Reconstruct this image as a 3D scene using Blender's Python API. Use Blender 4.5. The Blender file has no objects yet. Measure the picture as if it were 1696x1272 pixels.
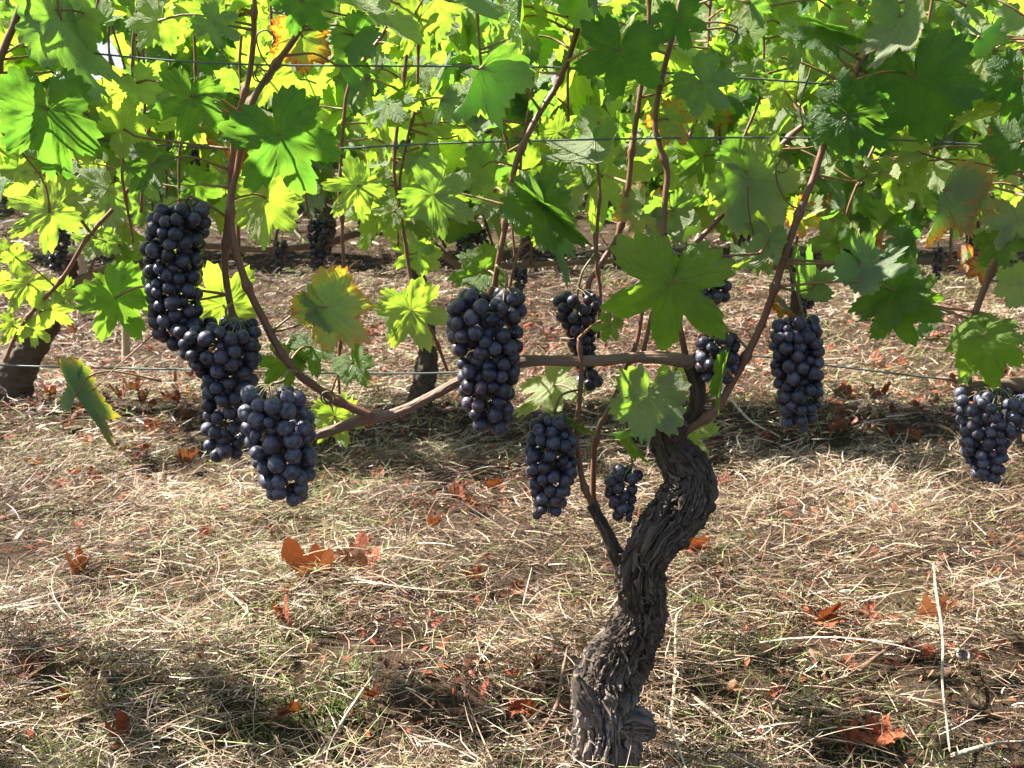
import bpy, math, random
import numpy as np
from mathutils import Vector, Matrix, Quaternion

# ------------------------------------------------------------------ camera, sky, sun, exposure
SC = bpy.context.scene
COL = SC.collection
W0, H0 = 1696.0, 1272.0
CAM_H = 0.68
PITCH = math.radians(12.2)
FPX = 1700.0
cam_d = bpy.data.cameras.new('camera')
cam_d.sensor_width = 36.0
cam_d.lens = 36.0 * FPX / W0
cam_d.clip_start = 0.02
cam_d.clip_end = 500.0
cam_d.dof.use_dof = True
cam_d.dof.focus_distance = 1.08
cam_d.dof.aperture_fstop = 18.0
cam = bpy.data.objects.new('camera', cam_d)
COL.objects.link(cam)
cam.location = (0, 0, CAM_H)
cam.rotation_euler = (math.pi / 2 - PITCH, 0, 0)
SC.camera = cam

SUN_EL = math.radians(48)
SUN_ROT = math.radians(-72)          # behind the vine row and to the left
SUN_DIR = Vector((math.sin(SUN_ROT) * math.cos(SUN_EL), math.cos(SUN_ROT) * math.cos(SUN_EL), math.sin(SUN_EL)))
world = bpy.data.worlds.new('World')
SC.world = world
world.use_nodes = True
wn = world.node_tree
sky = wn.nodes.new('ShaderNodeTexSky')
sky.sky_type = 'NISHITA'
sky.sun_disc = False
sky.sun_elevation = SUN_EL
sky.sun_rotation = SUN_ROT
sky.dust_density = 2.0
wn.links.new(sky.outputs[0], wn.nodes['Background'].inputs[0])
wn.nodes['Background'].inputs[1].default_value = 0.05
sun_d = bpy.data.lights.new('sun', 'SUN')
sun_d.energy = 5.0
sun_d.angle = math.radians(0.53)
sun_d.color = (1.0, 0.945, 0.87)
sun = bpy.data.objects.new('sun', sun_d)
COL.objects.link(sun)
sun.rotation_euler = SUN_DIR.to_track_quat('Z', 'Y').to_euler()
sun.location = (-4, 4, 6)
VS = SC.view_settings
VS.view_transform = 'Standard'
VS.look = 'None'
VS.gamma = 1.0
VS.exposure = 2.15
VS.use_curve_mapping = False
SC.cycles.use_denoising = True
SC.cycles.max_bounces = 10
SC.cycles.transmission_bounces = 8
SC.cycles.diffuse_bounces = 6

R = random.Random(11)
NR = np.random.default_rng(7)

# ------------------------------------------------------------------ helpers
FWD = Vector((0, math.cos(PITCH), -math.sin(PITCH)))
UP = Vector((0, math.sin(PITCH), math.cos(PITCH)))
RIGHT = Vector((1, 0, 0))


def ray(px, py):
    return FWD + RIGHT * ((px - W0 / 2) / FPX) - UP * ((py - H0 / 2) / FPX)


def at(px, py, Y):
    d = ray(px, py)
    return Vector((0, 0, CAM_H)) + d * (Y / d.y)


def pix(p):
    v = Vector(p) - Vector((0, 0, CAM_H))
    z = v.dot(FWD)
    return (W0 / 2 + FPX * v.x / z, H0 / 2 - FPX * v.dot(UP) / z)


def _h(i, j, k, seed):
    n = (i.astype(np.int64) * 374761393 + j.astype(np.int64) * 668265263 + k.astype(np.int64) * 2147483647 + seed * 1274126177) & 0xffffffff
    n = ((n ^ (n >> 13)) * 1274126177) & 0xffffffff
    n = n ^ (n >> 16)
    return (n & 0xffffff) / float(0xffffff)


def vn(x, y, z, seed=0):
    """value noise in -1..1, arrays in"""
    x, y, z = np.broadcast_arrays(np.asarray(x, float), np.asarray(y, float), np.asarray(z, float))
    i, j, k = np.floor(x), np.floor(y), np.floor(z)
    f, g, h = x - i, y - j, z - k
    f, g, h = [t * t * (3 - 2 * t) for t in (f, g, h)]
    r = 0
    for a in (0, 1):
        for b in (0, 1):
            for c in (0, 1):
                w = (f if a else 1 - f) * (g if b else 1 - g) * (h if c else 1 - h)
                r = r + w * _h(i + a, j + b, k + c, seed)
    return r * 2 - 1


def gz(x, y):
    x = np.asarray(x, float)
    y = np.asarray(y, float)
    z = 0.022 * vn(x * 1.7, y * 2.3, 0.3, 3) + 0.010 * vn(x * 5.5, y * 5.5, 1.3, 4) + 0.004 * vn(x * 17, y * 17, 2.3, 5)
    # shallow bank along the row the vine stands in, another under each row behind
    z = z + 0.03 * np.exp(-((y - 1.28) / 0.10) ** 2) - 0.02 * np.exp(-((y - 1.08) / 0.10) ** 2)
    for r in (2.65, 5.0, 6.6, 8.2, 9.8):
        z = z + 0.04 * np.exp(-((y - r) / 0.25) ** 2)
    t = np.clip(y - 3.1, 0, 12.0)
    return z + 0.16 * t * t / (t + 0.8)


def gzf(x, y):
    return float(gz(x, y))


def at_ground(px, py):
    d = ray(px, py)
    c = Vector((0, 0, CAM_H))
    z = 0.0
    for _ in range(8):
        t = (z - CAM_H) / d.z
        p = c + d * t
        z = gzf(p.x, p.y)
    return Vector((p.x, p.y, z))


def mesh_np(name, verts, faces, mat=None, smooth=True, uv=None, attrs=None, colors=None):
    """faces: (m,k) int array. uv: (m,k,2)."""
    verts = np.asarray(verts, np.float32)
    faces = np.asarray(faces, np.int32)
    m, k = faces.shape
    me = bpy.data.meshes.new(name)
    me.vertices.add(len(verts))
    me.vertices.foreach_set('co', verts.ravel())
    me.loops.add(m * k)
    me.loops.foreach_set('vertex_index', faces.ravel())
    me.polygons.add(m)
    me.polygons.foreach_set('loop_start', np.arange(0, m * k, k, dtype=np.int32))
    me.polygons.foreach_set('use_smooth', np.full(m, smooth))
    if uv is not None:
        l = me.uv_layers.new(name='UVMap')
        l.data.foreach_set('uv', np.asarray(uv, np.float32).ravel())
    for an, av in (attrs or {}).items():
        a = me.attributes.new(an, 'FLOAT', 'POINT')
        a.data.foreach_set('value', np.asarray(av, np.float32).ravel())
    for an, av in (colors or {}).items():
        a = me.attributes.new(an, 'FLOAT_COLOR', 'POINT')
        a.data.foreach_set('color', np.asarray(av, np.float32).ravel())
    me.update(calc_edges=True)
    if mat:
        me.materials.append(mat)
    return me


def obj(name, me, parent=None, loc=None):
    o = bpy.data.objects.new(name, me)
    COL.objects.link(o)
    if parent is not None:
        o.parent = parent
    if loc is not None:
        o.location = loc
    return o


def tag(o, label=None, cat=None, group=None, kind=None):
    if label:
        o['label'] = label
    if cat:
        o['category'] = cat
    if group:
        o['group'] = group
    if kind:
        o['kind'] = kind
    return o


def thing(name, label, cat, loc, group=None):
    o = bpy.data.objects.new(name, None)
    o.empty_display_size = 0.05
    COL.objects.link(o)
    o.location = loc
    return tag(o, label, cat, group)


def catmull(pts, n):
    """pts (k,d) -> about n samples, by arc length in the first 3 dims"""
    P = np.asarray(pts, float)
    if len(P) == 2:
        t = np.linspace(0, 1, n)[:, None]
        return P[0] * (1 - t) + P[1] * t
    Q = np.vstack([2 * P[0] - P[1], P, 2 * P[-1] - P[-2]])
    out = []
    for i in range(len(P) - 1):
        p0, p1, p2, p3 = Q[i:i + 4]
        for t in np.linspace(0, 1, 16, endpoint=False):
            out.append(0.5 * (2 * p1 + (p2 - p0) * t + (2 * p0 - 5 * p1 + 4 * p2 - p3) * t * t + (3 * p1 - p0 - 3 * p2 + p3) * t ** 3))
    out.append(P[-1])
    out = np.array(out)
    s = np.concatenate([[0], np.cumsum(np.linalg.norm(np.diff(out[:, :3], axis=0), axis=1))])
    q = np.linspace(0, s[-1], n)
    return np.stack([np.interp(q, s, out[:, d]) for d in range(out.shape[1])], 1)


def frames(C):
    T = np.gradient(C, axis=0)
    T /= np.linalg.norm(T, axis=1)[:, None] + 1e-12
    N = np.zeros_like(C)
    a = np.array([0.0, -1.0, 0.1])
    v = a - T[0] * a.dot(T[0])
    N[0] = v / np.linalg.norm(v)
    for i in range(1, len(C)):
        v = N[i - 1] - T[i] * N[i - 1].dot(T[i])
        N[i] = v / (np.linalg.norm(v) + 1e-12)
    return T, N, np.cross(T, N)


def tube_arrays(C, rad, ns, disp=None, cap=True):
    """C (n,3), rad (n,), disp(theta, s) -> radial factor array"""
    n = len(C)
    T, N, B = frames(C)
    th = np.linspace(0, 2 * np.pi, ns, endpoint=False)
    s = np.concatenate([[0], np.cumsum(np.linalg.norm(np.diff(C, axis=0), axis=1))])
    rr = np.repeat(rad[:, None], ns, 1)
    if disp is not None:
        rr = disp(th[None, :] + np.zeros((n, 1)), s[:, None] + np.zeros((1, ns)), rr)
    V = C[:, None, :] + rr[..., None] * (np.cos(th)[None, :, None] * N[:, None, :] + np.sin(th)[None, :, None] * B[:, None, :])
    V = V.reshape(-1, 3)
    i = np.arange(n - 1)[:, None]
    j = np.arange(ns)[None, :]
    j2 = (j + 1) % ns
    F = np.stack([i * ns + j, i * ns + j2, (i + 1) * ns + j2, (i + 1) * ns + j], -1).reshape(-1, 4)
    u0, u1 = j / ns, (j + 1) / ns
    UV = np.stack([np.stack(np.broadcast_arrays(u0, s[:-1][:, None]), -1), np.stack(np.broadcast_arrays(u1, s[:-1][:, None]), -1),
                   np.stack(np.broadcast_arrays(u1, s[1:][:, None]), -1), np.stack(np.broadcast_arrays(u0, s[1:][:, None]), -1)], -2).reshape(-1, 4, 2)
    if cap:
        for e, ring, flip in ((C[0], 0, 1), (C[-1], (n - 1) * ns, 0)):
            c = len(V)
            V = np.vstack([V, e[None]])
            k = np.arange(ns)
            k2 = (k + 1) % ns
            f = np.stack([np.full(ns, c), ring + (k2 if flip else k), ring + (k if flip else k2), np.full(ns, c)], 1)
            # degenerate quads turned into quads by pairing: use triangles as quads with a repeated vertex is invalid, so pair segments
            f = np.stack([np.full(ns // 2, c), ring + (2 * np.arange(ns // 2) + (2 if flip else 0)) % ns, ring + (2 * np.arange(ns // 2) + 1) % ns,
                          ring + (2 * np.arange(ns // 2) + (0 if flip else 2)) % ns], 1)
            F = np.vstack([F, f])
            UV = np.vstack([UV, np.zeros((len(f), 4, 2))])
    return V, F, UV


def tube(name, pts, mat, ns=8, n=None, parent=None, disp=None, base=None):
    """pts rows (x,y,z,r) in world space"""
    P = np.asarray(pts, float)
    L = np.linalg.norm(np.diff(P[:, :3], axis=0), axis=1).sum()
    n = n or max(4, int(L / 0.012))
    S = catmull(P, n)
    V, F, UV = tube_arrays(S[:, :3], np.maximum(S[:, 3], 2e-4), ns, disp)
    off = np.array(base if base is not None else (0, 0, 0), float)
    me = mesh_np(name, V - off, F, mat, True, UV)
    return obj(name, me, parent)


def join_arrays(parts):
    V, F, U, o = [], [], [], 0
    for v, f, u in parts:
        V.append(v)
        F.append(f + o)
        U.append(u)
        o += len(v)
    return np.vstack(V), np.vstack(F), np.vstack(U)


# ------------------------------------------------------------------ materials
def new_mat(name):
    m = bpy.data.materials.new(name)
    m.use_nodes = True
    nt = m.node_tree
    b = nt.nodes['Principled BSDF']
    return m, nt, b


class NB:
    def __init__(s, nt):
        s.nt = nt

    def n(s, t, **kw):
        nd = s.nt.nodes.new(t)
        for k, v in kw.items():
            setattr(nd, k, v)
        return nd

    def put(s, sock, v):
        if isinstance(v, bpy.types.NodeSocket):
            s.nt.links.new(v, sock)
        elif v is not None:
            if sock.type == 'RGBA' and len(v) == 3:
                v = (*v, 1)
            sock.default_value = v

    def math(s, op, a, b=None, c=None, clamp=False):
        nd = s.n('ShaderNodeMath', operation=op, use_clamp=clamp)
        s.put(nd.inputs[0], a)
        if b is not None:
            s.put(nd.inputs[1], b)
        if c is not None:
            s.put(nd.inputs[2], c)
        return nd.outputs[0]

    def mix(s, f, a, b, blend='MIX'):
        nd = s.n('ShaderNodeMix', data_type='RGBA', blend_type=blend)
        s.put(nd.inputs[0], f)
        s.put(nd.inputs[6], a)
        s.put(nd.inputs[7], b)
        return nd.outputs[2]

    def noise(s, vec, scale, detail=3, rough=0.55, dist=0.0):
        nd = s.n('ShaderNodeTexNoise')
        if vec is not None:
            s.put(nd.inputs['Vector'], vec)
        nd.inputs['Scale'].default_value = scale
        nd.inputs['Detail'].default_value = detail
        nd.inputs['Roughness'].default_value = rough
        nd.inputs['Distortion'].default_value = dist
        return nd.outputs['Fac']

    def ramp(s, f, stops, interp='LINEAR'):
        nd = s.n('ShaderNodeValToRGB')
        nd.color_ramp.interpolation = interp
        e = nd.color_ramp.elements
        while len(e) < len(stops):
            e.new(0.5)
        for k, (p, c) in enumerate(stops):
            e[k].position = p
            e[k].color = (*c, 1) if len(c) == 3 else c
        s.put(nd.inputs[0], f)
        return nd.outputs[0]

    def smooth(s, x, lo, hi):
        nd = s.n('ShaderNodeMapRange', interpolation_type='SMOOTHSTEP')
        s.put(nd.inputs[0], x)
        s.put(nd.inputs[1], lo)
        s.put(nd.inputs[2], hi)
        return nd.outputs[0]

    def mapping(s, vec, scale):
        nd = s.n('ShaderNodeMapping')
        s.put(nd.inputs[0], vec)
        nd.inputs['Scale'].default_value = scale
        return nd.outputs[0]

    def bump(s, h, strength, dist):
        nd = s.n('ShaderNodeBump')
        s.put(nd.inputs['Height'], h)
        nd.inputs['Strength'].default_value = strength
        nd.inputs['Distance'].default_value = dist
        return nd.outputs[0]


def leaf_material(name, source, dry=False):
    """one vine-leaf material; colour data (yellowing, autumn, random) comes from the object colour or a mesh colour attribute"""
    m, nt, b = new_mat(name)
    g = NB(nt)
    if source == 'object':
        oi = g.n('ShaderNodeObjectInfo')
        colr = oi.outputs['Color']
    else:
        colr = g.n('ShaderNodeAttribute', attribute_name='leafcol').outputs['Color']
    sep = g.n('ShaderNodeSeparateColor')
    g.put(sep.inputs[0], colr)
    yel, aut, rnd = sep.outputs
    uvn = g.n('ShaderNodeUVMap', uv_map='UVMap').outputs[0]
    suv = g.n('ShaderNodeSeparateXYZ')
    g.put(suv.inputs[0], uvn)
    u, v = suv.outputs[0], suv.outputs[1]
    edge = g.n('ShaderNodeAttribute', attribute_name='edge').outputs['Fac']
    comb = g.n('ShaderNodeCombineXYZ')
    pos = g.n('ShaderNodeTexCoord').outputs['Object'] if source == 'object' else g.n('ShaderNodeAttribute', attribute_name='loc').outputs['Vector']
    off = g.n('ShaderNodeVectorMath', operation='ADD')
    g.put(off.inputs[0], pos)
    g.put(comb.inputs[0], g.math('MULTIPLY', rnd, 37.0))
    g.put(comb.inputs[1], g.math('MULTIPLY', rnd, 11.0))
    g.put(off.inputs[1], comb.outputs[0])
    p = off.outputs[0]
    # veins
    wmain = g.math('MULTIPLY_ADD', u, -0.014, 0.024)
    main = g.math('SUBTRACT', 1.0, g.smooth(v, 0.0, wmain), clamp=True)
    s = g.math('MULTIPLY_ADD', v, -0.85, u)
    fr = g.math('PINGPONG', g.math('MULTIPLY', s, 8.5), 0.5)
    sec = g.math('SUBTRACT', 1.0, g.smooth(fr, 0.0, 0.10), clamp=True)
    vo = g.n('ShaderNodeTexVoronoi', feature='DISTANCE_TO_EDGE')
    g.put(vo.inputs['Vector'], p)
    vo.inputs['Scale'].default_value = 17.0
    ter = g.math('SUBTRACT', 1.0, g.smooth(vo.outputs['Distance'], 0.0, 0.10), clamp=True)
    vein = g.math('MAXIMUM', main, g.math('MULTIPLY', sec, 0.7))
    vein = g.math('MAXIMUM', vein, g.math('MULTIPLY', ter, 0.30))
    n1 = g.noise(p, 2.3, 4, 0.6)
    n2 = g.noise(p, 9.0, 4, 0.65)
    n3 = g.noise(p, 26.0, 2, 0.5)
    # yellowing varies over the blade
    yy = g.math('ADD', yel, g.math('MULTIPLY', g.math('SUBTRACT', n1, 0.5), 0.85), clamp=True)
    if dry:
        top = g.ramp(g.math('ADD', rnd, g.math('MULTIPLY', g.math('SUBTRACT', n2, 0.5), 0.7)),
                     [(0.0, (0.055, 0.022, 0.012)), (0.35, (0.19, 0.045, 0.018)), (0.65, (0.36, 0.085, 0.028)), (1.0, (0.44, 0.25, 0.13))])
        under = g.mix(0.35, top, (0.55, 0.40, 0.26))
        tra = g.mix(0.5, top, (0.85, 0.25, 0.04))
    else:
        top = g.mix(yy, (0.030, 0.085, 0.022), (0.13, 0.20, 0.028))
        top = g.mix(g.math('MULTIPLY', n3, 0.35), top, g.mix(0.5, top, (0.02, 0.05, 0.012)))
        top = g.mix(g.math('MULTIPLY', vein, 0.75), top, (0.24, 0.30, 0.10))
        under = g.mix(yy, (0.19, 0.24, 0.15), (0.30, 0.33, 0.17))
        under = g.mix(g.math('MULTIPLY', vein, 0.7), under, (0.42, 0.44, 0.26))
        tra = g.mix(yy, (0.15, 0.40, 0.03), (0.54, 0.80, 0.05))
        tra = g.mix(g.math('MULTIPLY', vein, 0.65), tra, g.mix(yy, (0.10, 0.22, 0.012), (0.40, 0.50, 0.03)))
        # autumn: margins and blotches first yellow, then red-brown
        e = g.math('MULTIPLY', g.math('POWER', edge, 2.0), 0.85)
        a0 = g.math('ADD', g.math('MULTIPLY', aut, 0.95), g.math('MULTIPLY', e, aut))
        a1 = g.math('ADD', a0, g.math('MULTIPLY', g.math('SUBTRACT', n2, 0.5), g.math('MULTIPLY_ADD', aut, 1.3, 0.22)))
        a1 = g.math('SUBTRACT', g.math('ADD', a1, g.math('MULTIPLY', g.math('SUBTRACT', n3, 0.5), 0.5)), g.math('MULTIPLY', vein, 0.22))
        m1 = g.smooth(a1, 0.52, 0.70)
        m2 = g.smooth(a1, 0.72, 0.82)
        acol = g.mix(m2, (0.40, 0.20, 0.02), (0.26, 0.045, 0.012))
        atr = g.mix(m2, (0.85, 0.55, 0.03), (0.75, 0.10, 0.01))
        top = g.mix(m1, top, acol)
        under = g.mix(m1, under, g.mix(0.4, acol, (0.5, 0.4, 0.28)))
        tra = g.mix(m1, tra, atr)
        # small brown specks
        sp = g.smooth(n3, 0.70, 0.76)
        sp = g.math('MULTIPLY', sp, g.math('MULTIPLY_ADD', aut, 0.7, 0.15), clamp=True)
        top = g.mix(sp, top, (0.10, 0.05, 0.015))
        tra = g.mix(sp, tra, (0.20, 0.08, 0.01))
    back = g.n('ShaderNodeNewGeometry').outputs['Backfacing']
    base = g.mix(back, top, under)
    g.put(b.inputs['Base Color'], base)
    b.inputs['Specular IOR Level'].default_value = 0.45
    rough = g.math('MULTIPLY_ADD', back, 0.35, 0.42 if not dry else 0.6)
    rough = g.math('ADD', rough, g.math('MULTIPLY', g.math('SUBTRACT', n2, 0.5), 0.25), clamp=True)
    g.put(b.inputs['Roughness'], rough)
    hgt = g.math('ADD', g.math('MULTIPLY', vein, -0.7), g.math('MULTIPLY', n2, 0.7))
    g.put(b.inputs['Normal'], g.bump(hgt, 0.6, 0.005))
    tr = g.n('ShaderNodeBsdfTranslucent')
    g.put(tr.inputs[0], tra)
    mx = g.n('ShaderNodeMixShader')
    mx.inputs[0].default_value = 0.10 if dry else 0.5
    nt.links.new(b.outputs[0], mx.inputs[1])
    nt.links.new(tr.outputs[0], mx.inputs[2])
    nt.links.new(mx.outputs[0], nt.nodes['Material Output'].inputs[0])
    return m


M_LEAF = leaf_material('vine_leaf', 'object')
M_LEAFJ = leaf_material('vine_leaf_mass', 'attr')
M_DRY = leaf_material('fallen_leaf', 'object', dry=True)


def cane_material(name, c0, c1, c2, rough=0.5, fine=260.0):
    m, nt, b = new_mat(name)
    g = NB(nt)
    uv = g.n('ShaderNodeUVMap', uv_map='UVMap').outputs[0]
    st = g.mapping(uv, (14.0, 9.0, 1))
    n = g.noise(st, 1.0, 5, 0.65)
    pos = g.n('ShaderNodeTexCoord').outputs['Object']
    big = g.noise(pos, 9.0, 3)
    col = g.mix(n, c0, c1)
    col = g.mix(g.smooth(big, 0.45, 0.7), col, c2)
    sp = g.smooth(g.noise(pos, fine, 2), 0.62, 0.72)
    col = g.mix(g.math('MULTIPLY', sp, 0.6), col, (0.03, 0.018, 0.012))
    g.put(b.inputs['Base Color'], col)
    b.inputs['Roughness'].default_value = rough
    g.put(b.inputs['Normal'], g.bump(n, 0.5, 0.0015))
    return m


M_SHOOT = cane_material('shoot_bark', (0.11, 0.046, 0.026), (0.27, 0.135, 0.08), (0.17, 0.07, 0.04), 0.45)
M_CORDON = cane_material('cordon_bark', (0.11, 0.065, 0.04), (0.33, 0.22, 0.15), (0.17, 0.10, 0.065), 0.75)
M_PETIOLE = cane_material('petiole', (0.27, 0.13, 0.06), (0.25, 0.22, 0.07), (0.30, 0.10, 0.06), 0.45)
M_STALK = cane_material('bunch_stalk', (0.16, 0.17, 0.06), (0.22, 0.15, 0.07), (0.25, 0.24, 0.10), 0.5)
M_TENDRIL = cane_material('tendril', (0.07, 0.04, 0.02), (0.22, 0.20, 0.08), (0.14, 0.08, 0.04), 0.5)
M_TWIG = cane_material('twig_bark', (0.09, 0.045, 0.03), (0.26, 0.14, 0.09), (0.20, 0.13, 0.09), 0.75)
M_PALE = cane_material('dry_stalk', (0.30, 0.23, 0.14), (0.60, 0.52, 0.38), (0.42, 0.34, 0.22), 0.6)


M_OLD_SHADED = cane_material('old_bark_shaded', (0.028, 0.019, 0.013), (0.12, 0.085, 0.06), (0.06, 0.042, 0.03), 0.9)  # old bark, with the shade on the rear trunks darkened into its colour


def bark_material():
    m, nt, b = new_mat('trunk_bark')
    g = NB(nt)
    uv = g.n('ShaderNodeUVMap', uv_map='UVMap').outputs[0]
    pos = g.n('ShaderNodeTexCoord').outputs['Object']
    st = g.mapping(uv, (46.0, 20.0, 1))
    n = g.noise(st, 1.0, 6, 0.75, 0.6)
    fine = g.noise(g.mapping(uv, (90.0, 60.0, 1)), 1.0, 4, 0.7)
    big = g.noise(pos, 14.0, 4, 0.6)
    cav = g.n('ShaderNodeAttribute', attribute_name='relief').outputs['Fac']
    sz = g.n('ShaderNodeSeparateXYZ')
    g.put(sz.inputs[0], pos)
    hi = g.smooth(g.math('ADD', sz.outputs[2], g.math('MULTIPLY', big, 0.08)), 0.13, 0.22)
    low = g.ramp(n, [(0.25, (0.12, 0.08, 0.055)), (0.5, (0.29, 0.225, 0.175)), (0.75, (0.47, 0.40, 0.335))])
    shag = g.ramp(n, [(0.30, (0.035, 0.024, 0.016)), (0.5, (0.14, 0.105, 0.077)), (0.70, (0.38, 0.31, 0.25))])
    col = g.mix(hi, low, shag)
    col = g.mix(g.math('MULTIPLY', g.smooth(big, 0.5, 0.72), 0.6), col, (0.13, 0.085, 0.05))
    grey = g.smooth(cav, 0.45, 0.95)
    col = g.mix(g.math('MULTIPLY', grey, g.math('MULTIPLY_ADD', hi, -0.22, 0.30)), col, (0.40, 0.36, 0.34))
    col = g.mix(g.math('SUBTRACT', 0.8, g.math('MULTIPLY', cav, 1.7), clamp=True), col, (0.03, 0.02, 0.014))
    fibre = g.smooth(g.noise(g.mapping(uv, (150.0, 22.0, 1)), 1.0, 5, 0.7, 0.5), 0.54, 0.66)
    col = g.mix(g.math('MULTIPLY', fibre, 0.55), col, (0.44, 0.36, 0.28))
    split = g.smooth(g.noise(g.mapping(uv, (95.0, 15.0, 4)), 1.0, 4, 0.65, 0.8), 0.42, 0.34)
    col = g.mix(g.math('MULTIPLY', split, 0.8), col, (0.022, 0.014, 0.009))
    moss = g.math('MULTIPLY', g.smooth(g.noise(pos, 38.0, 4, 0.7), 0.60, 0.70), 0.55)
    col = g.mix(moss, col, (0.20, 0.19, 0.06))
    g.put(b.inputs['Base Color'], col)
    b.inputs['Roughness'].default_value = 0.85
    b.inputs['Specular IOR Level'].default_value = 0.25
    h = g.math('ADD', g.math('ADD', n, g.math('MULTIPLY', fine, 0.5)), g.math('SUBTRACT', g.math('MULTIPLY', fibre, 0.5), g.math('MULTIPLY', split, 0.8)))
    g.put(b.inputs['Normal'], g.bump(h, 1.0, 0.006))
    return m


M_BARK = bark_material()


def grape_material():
    m, nt, b = new_mat('grape_skin')
    g = NB(nt)
    oi = g.n('ShaderNodeObjectInfo')
    sep = g.n('ShaderNodeSeparateColor')
    g.put(sep.inputs[0], oi.outputs['Color'])
    bloom, rnd, red = sep.outputs
    pos = g.n('ShaderNodeTexCoord').outputs['Object']
    off = g.n('ShaderNodeVectorMath', operation='ADD')
    cb = g.n('ShaderNodeCombineXYZ')
    g.put(cb.inputs[0], g.math('MULTIPLY', rnd, 53.0))
    g.put(cb.inputs[2], g.math('MULTIPLY', rnd, 17.0))
    g.put(off.inputs[0], pos)
    g.put(off.inputs[1], cb.outputs[0])
    p = off.outputs[0]
    n1 = g.noise(p, 1.6, 4, 0.6)
    n2 = g.noise(p, 7.0, 4, 0.7)
    skin = g.mix(red, (0.010, 0.009, 0.019), (0.055, 0.016, 0.026))
    f = g.math('ADD', g.math('MULTIPLY', n1, 0.75), g.math('MULTIPLY', n2, 0.45))
    f = g.math('MULTIPLY', g.smooth(f, 0.40, 0.80), bloom, clamp=True)
    rub = g.smooth(g.noise(p, 3.2, 3, 0.6, 0.8), 0.60, 0.68)
    f = g.math('MULTIPLY', f, g.math('MULTIPLY_ADD', rub, -0.75, 1.0))
    col = g.mix(f, skin, (0.14, 0.15, 0.20))
    sz = g.n('ShaderNodeSeparateXYZ')
    g.put(sz.inputs[0], pos)
    dot = g.smooth(sz.outputs[2], -0.988, -0.997)
    col = g.mix(dot, col, (0.03, 0.02, 0.012))
    g.put(b.inputs['Base Color'], col)
    g.put(b.inputs['Roughness'], g.math('MULTIPLY_ADD', f, 0.30, 0.30))
    b.inputs['Specular IOR Level'].default_value = 0.5
    g.put(b.inputs['Normal'], g.bump(n2, 0.12, 0.02))
    return m


M_GRAPE = grape_material()


def simple_mat(name, col, rough, metallic=0.0, nscale=60, var=0.35):
    m, nt, b = new_mat(name)
    g = NB(nt)
    pos = g.n('ShaderNodeTexCoord').outputs['Object']
    n = g.noise(pos, nscale, 4)
    dark = tuple(c * (1 - var) for c in col)
    g.put(b.inputs['Base Color'], g.mix(n, dark, col))
    b.inputs['Roughness'].default_value = rough
    b.inputs['Metallic'].default_value = metallic
    return m


M_WIRE = simple_mat('galvanised_wire', (0.16, 0.20, 0.19), 0.55, 0.5, 200)
M_STAKE = simple_mat('weathered_stake', (0.42, 0.32, 0.22), 0.85, 0, 60)
M_HUSK = simple_mat('grey_husk', (0.30, 0.27, 0.25), 0.8, 0, 120)


def ground_material():
    m, nt, b = new_mat('straw_ground')
    g = NB(nt)
    pos = g.n('ShaderNodeTexCoord').outputs['Object']
    n1 = g.noise(pos, 2.2, 4)
    n2 = g.noise(pos, 26, 5, 0.7)
    n3 = g.noise(g.mapping(pos, (160, 45, 60)), 1.0, 4, 0.7, 1.5)
    col = g.ramp(n3, [(0.3, (0.018, 0.011, 0.007)), (0.52, (0.055, 0.036, 0.023)), (0.75, (0.17, 0.12, 0.078))])
    col = g.mix(g.smooth(n2, 0.4, 0.75), col, (0.06, 0.042, 0.027))
    col = g.mix(g.math('MULTIPLY', g.smooth(n1, 0.5, 0.8), 0.35), col, (0.14, 0.16, 0.06))
    g.put(b.inputs['Base Color'], col)
    b.inputs['Roughness'].default_value = 0.95
    b.inputs['Specular IOR Level'].default_value = 0.1
    h = g.math('ADD', n2, n3)
    g.put(b.inputs['Normal'], g.bump(h, 0.8, 0.01))
    return m


def blade_material(name, stops, trans=0.15):
    m, nt, b = new_mat(name)
    g = NB(nt)
    t = g.n('ShaderNodeAttribute', attribute_name='tint').outputs['Fac']
    col = g.ramp(t, stops)
    g.put(b.inputs['Base Color'], col)
    b.inputs['Roughness'].default_value = 0.55
    b.inputs['Specular IOR Level'].default_value = 0.35
    tr = g.n('ShaderNodeBsdfTranslucent')
    g.put(tr.inputs[0], col)
    mx = g.n('ShaderNodeMixShader')
    mx.inputs[0].default_value = trans
    nt.links.new(b.outputs[0], mx.inputs[1])
    nt.links.new(tr.outputs[0], mx.inputs[2])
    nt.links.new(mx.outputs[0], nt.nodes['Material Output'].inputs[0])
    return m


M_STRAW = blade_material('straw', [(0.0, (0.022, 0.012, 0.008)), (0.2, (0.09, 0.05, 0.032)), (0.45, (0.27, 0.175, 0.105)),
                                   (0.7, (0.52, 0.385, 0.255)), (0.93, (0.80, 0.70, 0.55)), (1.0, (0.22, 0.27, 0.08))])
M_GRASS = blade_material('green_grass', [(0.0, (0.06, 0.12, 0.02)), (0.5, (0.16, 0.22, 0.05)), (1.0, (0.40, 0.38, 0.16))], 0.35)

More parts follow.
